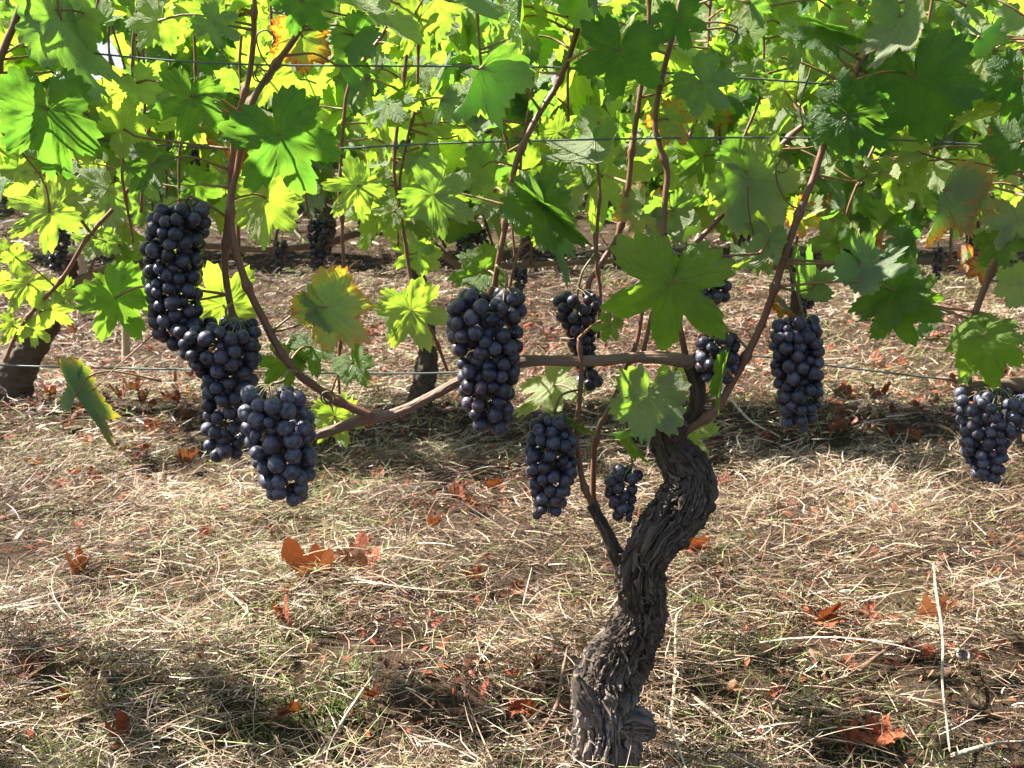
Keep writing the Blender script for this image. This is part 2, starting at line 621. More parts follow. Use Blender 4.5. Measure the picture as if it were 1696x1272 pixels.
# ------------------------------------------------------------------ ground
ys = np.concatenate([np.linspace(-1.2, 0.7, 20, endpoint=False), np.linspace(0.7, 3.0, 150, endpoint=False), np.linspace(3, 11, 90, endpoint=False), np.geomspace(11, 160, 30)])
xs = np.concatenate([-np.geomspace(120, 6, 16, endpoint=False), np.linspace(-6, -2, 28, endpoint=False), np.linspace(-2, 2, 180, endpoint=False), np.linspace(2, 6, 28, endpoint=False), np.geomspace(6, 120, 16)])
X, Yg = np.meshgrid(xs, ys)
Z = gz(X, Yg)
V = np.stack([X, Yg, Z], -1).reshape(-1, 3)
nx, ny = len(xs), len(ys)
i, j = np.meshgrid(np.arange(ny - 1), np.arange(nx - 1), indexing='ij')
F = np.stack([i * nx + j, i * nx + j + 1, (i + 1) * nx + j + 1, (i + 1) * nx + j], -1).reshape(-1, 4)
tag(obj('ground', mesh_np('ground', V, F, ground_material())), kind='structure')


def blades(name, x, y, z, head, pitch, L, w, curve, roll, tint, mat, seg):
    """ribbons: one row of arrays per blade"""
    n = len(x)
    k = seg + 1
    t = np.linspace(0, 1, k)[None, :]
    s = t * L[:, None]
    hd = head[:, None] + curve[:, None] * t
    # integrate heading roughly
    dx = np.cos(hd)
    dy = np.sin(hd)
    cx = np.cumsum(np.concatenate([np.zeros((n, 1)), (dx[:, 1:] + dx[:, :-1]) / 2], 1), 1) * (L / seg)[:, None] * np.cos(pitch)[:, None]
    cy = np.cumsum(np.concatenate([np.zeros((n, 1)), (dy[:, 1:] + dy[:, :-1]) / 2], 1), 1) * (L / seg)[:, None] * np.cos(pitch)[:, None]
    cz = s * np.sin(pitch)[:, None] - 0.35 * (t ** 2) * (L * np.abs(np.sin(pitch)))[:, None]
    C = np.stack([x[:, None] + cx, y[:, None] + cy, z[:, None] + cz], -1)
    side = np.stack([-np.sin(hd) * np.cos(roll)[:, None], np.cos(hd) * np.cos(roll)[:, None], np.sin(roll)[:, None] + 0 * hd], -1)
    wt = (w[:, None] * (1.0 - 0.75 * t ** 2))[..., None] * 0.5
    V = np.stack([C - side * wt, C + side * wt], 2).reshape(-1, 3)
    b0 = (np.arange(n) * k * 2)[:, None] + (np.arange(seg) * 2)[None, :]
    F = np.stack([b0, b0 + 1, b0 + 3, b0 + 2], -1).reshape(-1, 4)
    T = np.repeat(tint, k * 2)
    return mesh_np(name, V, F, mat, True, None, {'tint': T})


def scatter(n, y0, y1, spread, power=1.0):
    u = NR.random(n)
    y = np.sqrt(y0 ** 2 + u * (y1 ** 2 - y0 ** 2)) if power == 1 else y0 + (y1 - y0) * u ** power
    x = (NR.random(n) * 2 - 1) * (spread * y + 0.22)
    return x, y


def straw(name, n, y0, y1, L0, L1, w0, w1, seg, lift, label):
    x, y = scatter(n, y0, y1, 0.56)
    clump = vn(x * 7, y * 9, 0.5, 21) + 0.7 * vn(x * 19, y * 22, 0.5, 22)
    keep = NR.random(n) < 0.42 + 0.75 * clump
    x, y, clump = x[keep], y[keep], clump[keep]
    n = len(x)
    z = gz(x, y) + NR.random(n) ** 1.5 * lift * np.clip(1 + 0.9 * clump, 0.1, 3)
    head = NR.random(n) * 2 * np.pi
    # combed: mown straw lies mostly across the view
    head = np.where(NR.random(n) < 0.35, vn(x * 2, y * 2, 9, 8) * 1.2 + NR.normal(0, 0.35, n), head)
    pitch = np.abs(NR.normal(0, 0.30, n))
    pitch = np.where(NR.random(n) < 0.12, NR.uniform(0.3, 1.1, n), pitch)
    L = L0 + (L1 - L0) * NR.random(n) ** 2.2
    w = NR.uniform(w0, w1, n)
    tint = np.clip(0.36 + 0.29 * NR.normal(size=n) + 0.22 * vn(x * 3, y * 3, 4, 31), 0.0, 0.93)
    tint = np.where(NR.random(n) < 0.05 + 0.10 * (vn(x * 2.2, y * 2.2, 7, 33) > 0.25), 1.0, tint)
    me = blades(name, x, y, z, head, pitch, L, w, NR.normal(0, 0.9, n), NR.normal(0, 0.7, n), tint, M_STRAW, seg)
    tag(obj(name, me), label, 'straw', kind='stuff')


straw('straw_litter', 270000, 0.80, 2.3, 0.012, 0.085, 0.0006, 0.0016, 3, 0.045, 'pale dry mown straw covering the ground around the front vine')
straw('straw_litter', 2600, 0.85, 1.75, 0.05, 0.22, 0.0009, 0.0020, 6, 0.06, 'long loose stalks lying over the straw in the foreground')
straw('straw_litter', 190000, 2.2, 5.0, 0.02, 0.10, 0.0013, 0.0032, 2, 0.045, 'dry straw mulch on the ground between the vine rows')
straw('straw_litter', 60000, 4.9, 13.0, 0.06, 0.22, 0.005, 0.011, 2, 0.03, 'far bleached straw under the rearmost vine rows')


def grass(name, n, y0, y1, L, w, thr, label):
    x, y = scatter(n * 6, y0, y1, 0.55)
    d = vn(x * 2.6, y * 2.6, 3, 51) + 0.5 * vn(x * 9, y * 9, 3, 52)
    k = np.where(d > thr)[0][:n]
    x, y = x[k], y[k]
    n = len(x)
    me = blades(name, x, y, gz(x, y), NR.random(n) * 6.28, NR.uniform(0.3, 1.35, n), L * NR.uniform(0.4, 1.2, n), w * NR.uniform(0.6, 1.3, n),
                NR.normal(0, 0.5, n), NR.normal(0, 0.4, n), np.clip(NR.random(n) + 0.1, 0, 1), M_GRASS, 3)
    tag(obj(name, me), label, 'grass', kind='stuff')


n_ = 26000
x, y = scatter(n_, 0.82, 4.5, 0.56)
cl = vn(x * 4, y * 4, 2, 91)
k = NR.random(n_) < 0.45 + 0.7 * cl
x, y = x[k], y[k]
n_ = len(x)
M_CRUMB = blade_material('leaf_crumbs', [(0.0, (0.05, 0.02, 0.012)), (0.4, (0.17, 0.045, 0.025)), (0.75, (0.38, 0.075, 0.032)), (1.0, (0.42, 0.20, 0.11))], 0.15)
me = blades('leaf_crumbs', x, y, gz(x, y) + NR.random(n_) * .028, NR.random(n_) * 6.28, NR.normal(0, .5, n_), (.004 + .018 * NR.random(n_) ** 2) * (1 + .2 * y), NR.uniform(.002, .009, n_) * (1 + .2 * y),
            NR.normal(0, 1.2, n_), NR.normal(0, .8, n_), NR.random(n_), M_CRUMB, 2)
tag(obj('leaf_crumbs', me), 'tiny red-brown crumbs of dry leaves strewn through the straw', 'leaf litter', kind='stuff')
grass('green_grass', 6500, 0.8, 2.4, 0.04, 0.0014, 0.36, 'sparse green grass blades coming up through the front straw')
grass('green_grass', 4500, 2.4, 6.0, 0.06, 0.004, 0.36, 'sparse green grass between the vine rows behind')


def tufts(spots, label):
    xs_, ys_, Ls = [], [], []
    for px, py, n, rr, L in spots:
        p = at_ground(px, py)
        for _ in range(n):
            xs_.append(p.x + R.gauss(0, rr))
            ys_.append(p.y + R.gauss(0, rr))
            Ls.append(L * R.uniform(0.5, 1.2))
    x, y, L = map(np.array, (xs_, ys_, Ls))
    n = len(x)
    me = blades('grass_tuft', x, y, gz(x, y), NR.random(n) * 6.28, NR.uniform(0.5, 1.4, n), L, NR.uniform(0.0012, 0.0028, n), NR.normal(0, 0.5, n), NR.normal(0, 0.4, n), NR.random(n) * 0.5, M_GRASS, 4)
    return obj('grass_tuft', me)


tag(tufts([(205, 1165, 45, 0.018, 0.06)], ''), 'green grass tuft in shaded straw at bottom left', 'grass')
tag(tufts([(560, 1190, 60, 0.025, 0.07)], ''), 'wide green grass tuft below the large orange leaf', 'grass')
tag(tufts([(665, 945, 40, 0.02, 0.05)], ''), 'small bright grass tuft right of the large orange leaf', 'grass')

tag(tufts([(1440, 748, 90, 0.09, 0.05)], ''), 'patch of pale green grass on the straw below the wire at right', 'grass', kind='stuff')
tag(tufts([(95, 880, 60, 0.05, 0.045)], ''), 'faded grass tuft on sunlit straw near the left edge', 'grass', kind='stuff')
tag(tufts([(960, 935, 45, 0.03, 0.045)], ''), 'thin grass tuft just left of the trunk bend', 'grass')

# ------------------------------------------------------------------ leaf shapes
CTRL = [(0, 1.0), (9, 0.93), (19, 0.80), (27, 0.70), (36, 0.78), (45, 0.90), (53, 0.96), (62, 0.88), (74, 0.76), (84, 0.69), (95, 0.73), (108, 0.79),
        (116, 0.80), (130, 0.73), (146, 0.69), (158, 0.63), (168, 0.50), (175, 0.26), (180, 0.05)]
AX = np.radians([0, 52, 112, 150])
BND = np.radians([27, 82, 132, 181])


def leaf_arrays(rng, nt_=112, rings=5, style='flat', sinus=1.0, teeth=0.115):
    a = np.radians([c[0] for c in CTRL])
    out = []
    for side in (-1, 1):
        r = np.array([c[1] for c in CTRL]) * (1 + rng.normal(0, 0.06, len(CTRL)))
        for q in (3, 9):
            r[q] *= 1 - 0.36 * (sinus - 1) - 0.12 * abs(rng.normal())
            r[q - 1] *= 1 - 0.16 * (sinus - 1)
            r[q + 1] *= 1 - 0.16 * (sinus - 1)
        out.append(r)
    th = np.linspace(-np.pi, np.pi, nt_, endpoint=True)
    r = np.where(th < 0, np.interp(-th, a, out[0]), np.interp(th, a, out[1]))
    # soften the control polygon
    for _ in range(max(1, nt_ // 60)):
        r[1:-1] = 0.25 * r[:-2] + 0.5 * r[1:-1] + 0.25 * r[2:]
    arc = np.cumsum(np.concatenate([[0], np.hypot(np.diff(r * np.cos(th)), np.diff(r * np.sin(th)))]))
    ph = arc * 5.4 + 0.6 * vn(arc * 2, 0, rng.integers(99), 3)
    saw = np.abs((ph % 1.0) - 0.62) / 0.62
    fade = np.clip((np.pi - np.abs(th)) / 0.35, 0, 1)
    r = r * (1 + teeth * (0.5 - saw) * 1.6 * fade)
    rad = np.linspace(0, 1, rings + 1)[1:]
    rad = rad ** 0.85
    P = [np.zeros((1, 2))]
    E = [np.zeros(1)]
    TH = [np.zeros(1)]
    for q in rad:
        P.append(np.stack([np.sin(th) * r * q, np.cos(th) * r * q], 1))
        E.append(np.full(nt_, q))
        TH.append(th)
    P = np.vstack(P)
    E = np.concatenate(E)
    TH = np.concatenate(TH)
    RR = np.hypot(P[:, 0], P[:, 1])
    s = rng.integers(0, 9999)
    x, y = P[:, 0], P[:, 1]
    ang = np.abs(TH)
    sec = np.searchsorted(BND, np.minimum(ang, BND[-1] - 1e-6))
    vv = RR * np.abs(np.sin(ang - AX[sec]))
    z = 0.045 * np.sqrt(np.minimum(vv, 0.25) + 1e-4) * np.clip(RR * 4, 0, 1)         # blade swells between the main veins
    z = z + 0.10 * E ** 2 * RR * vn(TH * 2.6, E * 1.5, s, 1) + 0.045 * vn(x * 5, y * 5, s, 2) + 0.018 * vn(x * 12, y * 12, s, 7)
    fold, droop, cup = 0.12, -0.16, 0.0
    if style == 'flat':
        fold, droop, cup = rng.uniform(-0.1, 0.40), rng.uniform(-0.45, 0.05), rng.uniform(-0.25, 0.12)
        z = z + 0.20 * E * RR * vn(TH * 1.5, s, 0.5, 4)
    elif style == 'fold':
        fold, droop, cup = rng.uniform(1.0, 2.2), rng.uniform(-0.4, 0.1), 0.0
        z = z + 0.12 * E * vn(TH * 1.6, s, 0.5, 4)
    elif style == 'curl':
        fold, droop, cup = rng.uniform(0.1, 0.4), rng.uniform(-0.5, -0.2), rng.uniform(-0.7, -0.4)
        z = z + 0.22 * E * vn(TH * 1.6, s, 0.5, 4)
    elif style == 'dry':
        fold, droop, cup = rng.uniform(0.3, 1.8), rng.uniform(-0.9, 0.9), rng.uniform(-0.5, 1.0)
        z = z + 0.55 * E * RR * vn(TH * 2.6, s, 0.5, 4) + 0.16 * vn(x * 4.5, y * 4.5, s, 6)
        x = x + 0.14 * vn(x * 3, y * 3, s, 8)
        y = y + 0.14 * vn(x * 3, y * 3, s, 12)
    # folding as a rotation about the midrib keeps lengths
    fa = np.arctan(fold)
    hx = np.abs(x)
    x2 = np.sign(x) * hx * np.cos(fa)
    z = z + hx * np.sin(fa)
    if abs(droop) > 1e-3:        # bend along the midrib
        k = droop * 2
        y2 = np.sin(k * y) / k
        z = z + (1 - np.cos(k * y)) / k * 1.0
    else:
        y2 = y
    z = z + cup * RR ** 2 * 0.8
    V = np.stack([x2, y2, z], 1)
    tris = []
    k = np.arange(nt_ - 1)
    tris.append(np.stack([np.zeros(nt_ - 1, int), 1 + k + 1, 1 + k], 1))
    for q in range(rings - 1):
        o0, o1 = 1 + q * nt_, 1 + (q + 1) * nt_
        tris.append(np.stack([o0 + k, o0 + k + 1, o1 + k + 1], 1))
        tris.append(np.stack([o0 + k, o1 + k + 1, o1 + k], 1))
    T = np.vstack(tris)
    # UV per corner: along / across the main vein of the sector the face lies in
    cth = TH.copy()
    ft = cth[T]
    ft = np.where(T == 0, np.nan, ft)
    mid = np.nanmean(ft, 1)
    fs = np.searchsorted(BND, np.minimum(np.abs(mid), BND[-1] - 1e-6))
    axs = AX[fs] * np.where(mid < 0, -1, 1)
    fx, fy = P[T][..., 0], P[T][..., 1]
    u = fx * np.sin(axs)[:, None] + fy * np.cos(axs)[:, None]
    v = np.abs(fx * np.cos(axs)[:, None] - fy * np.sin(axs)[:, None])
    u = u + (fs * 0.05)[:, None]
    return V, T, np.stack([u, v], -1), E, P


LR = np.random.default_rng(23)
SHAPES = {}
for st, cnt in (('flat', 9), ('fold', 5), ('curl', 5), ('dry', 9)):
    SHAPES[st] = []
    for q in range(cnt):
        V, T, U, E, P = leaf_arrays(LR, 120 if st != 'dry' else 64, 6 if st != 'dry' else 4, st, LR.uniform(0.7, 2.0))
        SHAPES[st].append(mesh_np('leaf_blade', V, T, M_DRY if st == 'dry' else M_LEAF, True, U, {'edge': E}))
V, T, U, E, P = leaf_arrays(LR, 150, 7, 'flat', 2.15)
HERO = mesh_np('leaf_blade', V, T, M_LEAF, True, U, {'edge': E})
MID = []
for q in range(10):
    V, T, U, E, P = leaf_arrays(LR, 46, 2, ('flat', 'flat', 'flat', 'curl', 'fold')[q % 5], LR.uniform(0.8, 1.4), 0.10)
    MID.append(mesh_np('leaf_blade_far', V, T, M_LEAF, True, U, {'edge': E}))
LOWA = [leaf_arrays(LR, 24, 1, ('flat', 'curl', 'fold')[q % 3], 1.0, 0.0) for q in range(6)]

# short generic leaf stalk in leaf space
gp = np.array([(0, 0, 0, .016), (0, -.25, -.05, .014), (0.03, -.55, -.18, .013), (0.05, -.85, -.42, .017)])
V, F, U = tube_arrays(catmull(gp, 8)[:, :3], catmull(gp, 8)[:, 3], 6)
PETIOLE = mesh_np('petiole', V, F, M_PETIOLE, True, U)


def leaf_basis(ydir, ncam, roll):
    Yv = ydir.normalized()
    Zv = (ncam - Yv * ncam.dot(Yv)).normalized()
    Xv = Yv.cross(Zv)
    q = Quaternion(Yv, roll)
    Zv = q @ Zv
    Xv = q @ Xv
    return Matrix((Xv, Yv, Zv)).transposed()


def put_leaf(parent, base, P, rot3, size, me, col, name='leaf'):
    o = obj(name, me, parent)
    o.location = Vector(P) - Vector(base)
    o.rotation_mode = 'QUATERNION'
    o.rotation_quaternion = rot3.to_quaternion()
    o.scale = (size, size, size * 1.0)
    o.color = (col[0], col[1], col[2], 1)
    return o


def rand_leaf_rot(rng, lean=0.5):
    """hanging vine leaf: tip down, face outwards and up, any heading"""
    a = rng.uniform(0, 2 * math.pi)
    out = Vector((math.cos(a), math.sin(a), 0))
    tip = (Vector((0, 0, -1)) * rng.uniform(0.3, 1.2) + out * rng.uniform(0.2, 1.0) + Vector((rng.gauss(0, .3), rng.gauss(0, .3), 0))).normalized()
    n = (Vector((0, 0, 1)) * rng.uniform(0.1, 0.9) + out * rng.uniform(0.3, 1.0) + Vector((rng.gauss(0, .25), rng.gauss(0, .25), 0)))
    return leaf_basis(tip, n, 0)


def leaf_mass(name, parent, base, spots, label=None):
    """many leaves as one mesh; spots: (P, rot3, size, colour)"""
    Vs, Ts, Us, Es, Cs, Ls, o = [], [], [], [], [], [], 0
    for k, (P, rot, size, col) in enumerate(spots):
        V, T, U, E, _ = LOWA[k % len(LOWA)]
        M = np.array(rot)
        Vs.append((V * size) @ M.T + (np.array(P) - np.array(base)))
        Ts.append(T + o)
        Us.append(U)
        Es.append(E)
        Cs.append(np.tile([[col[0], col[1], col[2], 1.0]], (len(V), 1)))
        Ls.append(V)
        o += len(V)
    me = mesh_np(name, np.vstack(Vs), np.vstack(Ts), M_LEAFJ, True, np.vstack(Us), {'edge': np.concatenate(Es)}, {'leafcol': np.vstack(Cs)})
    a = me.attributes.new('loc', 'FLOAT_VECTOR', 'POINT')
    a.data.foreach_set('vector', np.vstack(Ls).astype(np.float32).ravel())
    ob = obj(name, me, parent)
    ob['kind'] = 'stuff'
    return ob


# ------------------------------------------------------------------ vines: things
FY = 1.03                                          # the front row stands about a metre from the camera
b_main = at_ground(1000, 1300)
b_main = Vector((at(1000, 1300, FY).x, FY, 0))
b_main.z = gzf(b_main.x, b_main.y)
VINE_M = thing('grapevine', 'gnarled old grapevine in front with S-bent bark-covered trunk and a cane trained left', 'grapevine', b_main)
b_left = Vector((-0.98, FY + 0.02, gzf(-0.98, FY)))
VINE_L = thing('grapevine', 'front-row grapevine reaching in at the top left edge, only shoots and leaves showing', 'grapevine', b_left)
b_right = Vector((0.95, FY + 0.06, gzf(0.95, FY)))
VINE_R = thing('grapevine', 'front-row grapevine reaching in at the right edge beside the hanging purple bunch', 'grapevine', b_right)


def pxpts(rows, Y):
    """rows (px, py, half-width px[, Y]) -> (x,y,z,r)"""
    out = []
    for r in rows:
        y = r[3] if len(r) > 3 else Y
        p = at(r[0], r[1], y)
        out.append((p.x, p.y, p.z, r[2] * (p - Vector((0, 0, CAM_H))).dot(FWD) / FPX))
    return out


def bark_disp(seed, amp, twist=3.0, k=4.0, lump=0.12):
    def f(th, s, rr):
        w1 = vn(np.cos(th) * 1.5, np.sin(th) * 1.5, s * 16 + seed, seed + 9)
        w2 = vn(np.cos(th) * 3.5, np.sin(th) * 3.5, s * 42 + seed, seed + 10)
        t = th + twist * s + 0.40 * w1 + 0.14 * w2
        cx, cy = np.cos(t), np.sin(t)
        fib = vn(cx * k, cy * k, s * 17 + seed + 0.6 * w2, seed + 1)
        fib2 = vn(cx * k * 2.2, cy * k * 2.2, s * 40 + seed + w1, seed + 2)
        fib3 = vn(cx * k * 5, cy * k * 5, s * 120 + seed, seed + 6)
        plate = 1 - np.exp(-(fib / 0.16) ** 2)           # deep cracks where the fibre field changes sign
        plate2 = 1 - np.exp(-(fib2 / 0.20) ** 2)
        cross = 1 - 0.6 * np.exp(-(vn(cx * 2, cy * 2, s * 75 + seed, seed + 7) / 0.10) ** 2) * (w2 > 0)
        lumps = vn(np.cos(th) * 1.3, np.sin(th) * 1.3, s * 20 + seed, seed + 3)
        lum2 = vn(np.cos(th) * 2.6, np.sin(th) * 2.6, s * 48 + seed, seed + 4)
        lev = vn(cx * k, cy * k, s * 30, seed + 11)
        rel = plate * (0.45 + 0.35 * cross) + 0.35 * plate2 + 0.34 * fib3 + 0.35 * lev * plate
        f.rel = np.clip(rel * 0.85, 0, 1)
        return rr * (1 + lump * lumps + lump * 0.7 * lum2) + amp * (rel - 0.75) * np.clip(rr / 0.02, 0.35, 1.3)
    return f


def bark_tube(name, rows, Y, ns, n, seed, amp, parent, base, mat=None, twist=3.0, k=4.0, lump=0.12, pts=None):
    P = np.array(pts if pts is not None else pxpts(rows, Y))
    S = catmull(P, n)
    d = bark_disp(seed, amp, twist, k, lump)
    V, F, UV = tube_arrays(S[:, :3], S[:, 3], ns, d)
    rel = d.rel.reshape(-1)
    rel = np.concatenate([rel, [0.5, 0.5]])
    me = mesh_np(name, V - np.array(base), F, mat or M_BARK, True, UV, {'relief': rel})
    return obj(name, me, parent), S


# ---- main trunk
TR = [(985, 1345, 84), (998, 1290, 68), (1004, 1245, 60), (1003, 1205, 54), (1002, 1160, 55), (1015, 1112, 57), (1041, 1065, 53), (1062, 1020, 45), (1061, 975, 43),
      (1064, 935, 41), (1085, 895, 43), (1114, 862, 49), (1136, 828, 50), (1141, 795, 46), (1126, 765, 40), (1109, 735, 31), (1103, 707, 27), (1106, 684, 22), (1108, 672, 12)]
TY = [0, 0, 0, .005, .01, .015, .012, .005, -.003, -.01, -.012, -.005, .0, .005, .01, .012, .015, .018, .02]
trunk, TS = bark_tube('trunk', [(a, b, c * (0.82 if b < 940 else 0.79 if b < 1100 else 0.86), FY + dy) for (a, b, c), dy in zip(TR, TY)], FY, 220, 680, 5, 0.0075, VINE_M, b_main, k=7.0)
bark_tube('burl', [(1015, 1198, 18, FY - .008), (1045, 1196, 22, FY - .008), (1064, 1203, 22, FY - .01), (1078, 1207, 16, FY - .01), (1087, 1208, 6, FY - .012)], FY, 90, 90, 15, 0.006, trunk, b_main, twist=14, lump=0.3, k=6)
trunk.children[0].parent = trunk
bark_tube('burl', [(990, 1175, 18, FY - .012), (970, 1160, 18, FY - .014), (957, 1132, 11, FY - .012), (954, 1118, 4, FY - .012)], FY, 40, 40, 16, 0.003, trunk, b_main, twist=10, lump=0.2)
bark_tube('burl', [(1095, 705, 22, FY - .01), (1096, 690, 19, FY - .02), (1098, 677, 11, FY - .022)], FY, 40, 30, 17, 0.0045, trunk, b_main, twist=10, lump=0.25)
bark_tube('burl', [(1113, 712, 18, FY - .012), (1125, 706, 15, FY - .02), (1134, 700, 8, FY - .024)], FY, 36, 26, 18, 0.004, trunk, b_main, twist=10, lump=0.25)
arm, _ = bark_tube('arm', [(1112, 728, 13), (1132, 708, 14), (1149, 688, 13), (1156, 660, 12.5), (1153, 630, 13), (1143, 606, 13)], FY, 60, 120, 31, 0.003, VINE_M, b_main, twist=4, k=4)
bark_tube('spur', [(1035, 950, 15, FY + .005), (1020, 918, 13), (1006, 885, 11), (990, 856, 10), (978, 835, 8)], FY, 40, 70, 41, 0.0025, VINE_M, b_main, twist=4)
CORD = [(1152, 602, 12), (1120, 596, 12.5), (1080, 592, 11.5), (1040, 593, 10), (1000, 597, 9.5), (950, 598, 9.5), (900, 597, 10), (862, 599, 11), (830, 606, 9.5), (795, 620, 9),
        (755, 635, 9), (715, 656, 8.5), (675, 676, 9), (640, 688, 10), (615, 691, 13.5), (595, 697, 11), (560, 709, 9), (520, 722, 8.5), (490, 730, 7)]
cordon, CS = bark_tube('cordon', [(a, b, c * .9, FY + .005) for a, b, c in CORD], FY, 48, 360, 51, 0.0022, VINE_M, b_main, M_CORDON, twist=1.2, k=3.0, lump=0.08)

# loose bark strips on the trunk, peeling along the grain
parts = []
br = np.random.default_rng(3)
Tt, Nn, Bb = frames(TS[:, :3])
for q in range(330):
    i0 = int(25 + 610 * br.random() ** 0.7)
    ln = br.integers(12, 54)
    th0 = br.uniform(0, 2 * np.pi)
    idx = np.arange(i0, min(i0 + ln, 675), 2)
    s = TS[idx]
    tt = np.linspace(0, 1, len(idx))
    th = th0 - 3.0 * (np.linspace(0, ln * 0.00105, len(idx))) + 0.25 * vn(tt * 3, q, 5, 2)
    lift = 1.03 + 0.26 * br.random() * (2 * tt - 1) ** 4 + 0.05 * br.random()
    c = s[:, :3] + (s[:, 3] * lift)[:, None] * (np.cos(th)[:, None] * Nn[idx] + np.sin(th)[:, None] * Bb[idx])
    wd = br.uniform(0.0008, 0.0038) * np.sin(np.pi * (0.08 + 0.88 * tt))
    tang = -np.sin(th)[:, None] * Nn[idx] + np.cos(th)[:, None] * Bb[idx]
    rad = np.cos(th)[:, None] * Nn[idx] + np.sin(th)[:, None] * Bb[idx]
    c = c + tang * (0.002 * vn(tt * 4, q, 0, 9))[:, None]
    A, B_, C_ = c - tang * wd[:, None], c + rad * 0.0009, c + tang * wd[:, None]
    V = np.stack([A, B_, C_], 1).reshape(-1, 3)
    k = np.arange(len(idx) - 1) * 3
    f = np.concatenate([np.stack([k, k + 1, k + 4, k + 3], 1), np.stack([k + 1, k + 2, k + 5, k + 4], 1)])
    u = np.stack([np.stack([np.full(4, 0.1 * (q % 10)), np.array([0, 0, .01, .01])], 1)] * len(f))
    parts.append((V, f, u))
V, F, U = join_arrays(parts)
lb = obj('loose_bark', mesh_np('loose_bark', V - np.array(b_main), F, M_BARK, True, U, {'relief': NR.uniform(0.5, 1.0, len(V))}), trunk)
lb['kind'] = 'stuff'

# ---- shoots of the front row
SHOOTS = []


def shoot_disp(seed, spacing=0.075):
    def f(th, s, rr):
        ph = (s + seed * 0.013) % spacing
        node = np.exp(-((ph - spacing / 2) / 0.0045) ** 2)
        return rr * (1 + 0.60 * node + 0.05 * vn(np.cos(th) * 2, np.sin(th) * 2, s * 60, seed))
    return f


def shoot(rows, Y, vine=None, base=None, name='shoot', mat=None, zig=0.0022):
    vine = vine or VINE_M
    base = base if base is not None else b_main
    P = np.array(pxpts(rows, Y))
    L = np.linalg.norm(np.diff(P[:, :3], axis=0), axis=1).sum()
    S = catmull(P, max(12, int(L / 0.004)))
    s = np.linspace(0, L, len(S))
    z = (np.abs((s / 0.15) % 1 - 0.5) * 4 - 1) * zig
    S[:, 0] += z
    S[:, 1] += z * 0.6
    V, F, U = tube_arrays(S[:, :3], S[:, 3] * 0.77, 10, shoot_disp(len(SHOOTS)))
    o = obj(name, mesh_np(name, V - np.array(base), F, mat or M_SHOOT, True, U), vine)
    SHOOTS.append(S)
    return o


shoot([(612, 690, 9), (555, 661, 9), (490, 612, 8.5), (450, 560, 8.5), (415, 490, 8), (395, 420, 8), (382, 350, 7.5), (387, 290, 7), (402, 230, 7), (420, 172, 7.5), (455, 110, 7), (490, 55, 6.5), (530, -30, 5)], FY - .01)
shoot([(388, 560, 7.5, FY + .01), (385, 530, 7.5), (378, 470, 7.5), (375, 390, 7), (378, 320, 7), (385, 255, 6.5), (400, 185, 6), (413, 120, 6), (417, 50, 6), (424, -40, 5)], FY)
shoot([(800, 618, 7, FY + .02), (808, 560, 7, FY + .03), (820, 475, 6.5, FY + .02), (826, 420, 6.5), (838, 350, 6.5), (858, 270, 6.5), (886, 200, 7), (925, 130, 7), (955, 60, 6.5), (972, 0, 6), (985, -60, 5)], FY + .01)
shoot([(968, 590, 6), (972, 487, 6), (1000, 430, 6), (1019, 395, 6), (1036, 330, 6), (1048, 260, 6), (1055, 195, 6), (1060, 140, 5.5), (1075, 40, 5), (1080, -40, 4)], FY + .05)
shoot([(1135, 600, 7), (1125, 540, 7), (1108, 450, 7), (1096, 395, 6.5), (1100, 330, 6.5), (1106, 285, 6.5), (1095, 240, 6), (1086, 200, 6), (1093, 130, 6.5), (1110, 70, 6), (1132, 0, 6), (1145, -60, 5)], FY + .02)
shoot([(1060, 592, 5), (1090, 500, 5), (1150, 405, 5.5), (1200, 350, 6), (1240, 300, 6), (1290, 245, 6), (1332, 205, 6), (1372, 195, 6), (1400, 150, 6), (1430, 95, 6), (1452, 40, 6), (1480, -40, 5)], FY + .03)
shoot([(1118, 722, 8), (1150, 705, 9), (1180, 684, 9), (1203, 655, 8.5), (1236, 590, 8.5), (1266, 520, 8), (1300, 430, 8), (1325, 350, 7.5), (1346, 290, 7.5), (1362, 245, 7), (1384, 200, 7), (1404, 150, 6.5), (1436, 85, 7), (1475, 0, 7), (1500, -60, 6)], FY - .01)
shoot([(978, 838, 7.5), (964, 795, 6.5), (958, 720, 6), (960, 640, 5.5), (958, 560, 4)], FY, name='sucker')
shoot([(988, 850, 6.5), (981, 818, 6.5), (991, 720, 6), (1006, 683, 6), (1035, 613, 5.5), (1056, 563, 5), (1070, 500, 4)], FY + .02, name='sucker')
shoot([(988, 560, 3.5), (995, 487, 4), (989, 400, 4), (990, 300, 3.5), (986, 250, 3)], FY + .04)
shoot([(1600, 660, 7), (1610, 550, 7), (1626, 490, 7), (1650, 430, 7), (1680, 370, 7), (1705, 320, 6), (1730, 200, 6), (1740, 60, 5)], FY, VINE_R, b_right)
shoot([(-30, 190, 8), (0, 105, 8), (22, 55, 7.5), (42, -10, 7), (70, -80, 6)], FY - .05, VINE_L, b_left)
shoot([(738, 615, 3.5), (720, 560, 4), (695, 510, 4.5), (680, 460, 4.5), (667, 395, 4.5), (660, 330, 4), (655, 260, 4), (660, 180, 4), (680, 60, 4), (700, -30, 4)], FY + .10)
shoot([(560, 700, 3), (570, 400, 4), (560, 300, 4), (572, 190, 4), (590, 120, 4), (655, 20, 4.5), (680, -40, 4)], FY + .16)
shoot([(5, 600, 4), (25, 560, 4.5), (62, 508, 4.5), (110, 450, 4.5), (150, 390, 4.5), (190, 340, 4.5), (222, 295, 4), (250, 200, 4)], 1.5, VINE_L, b_left)
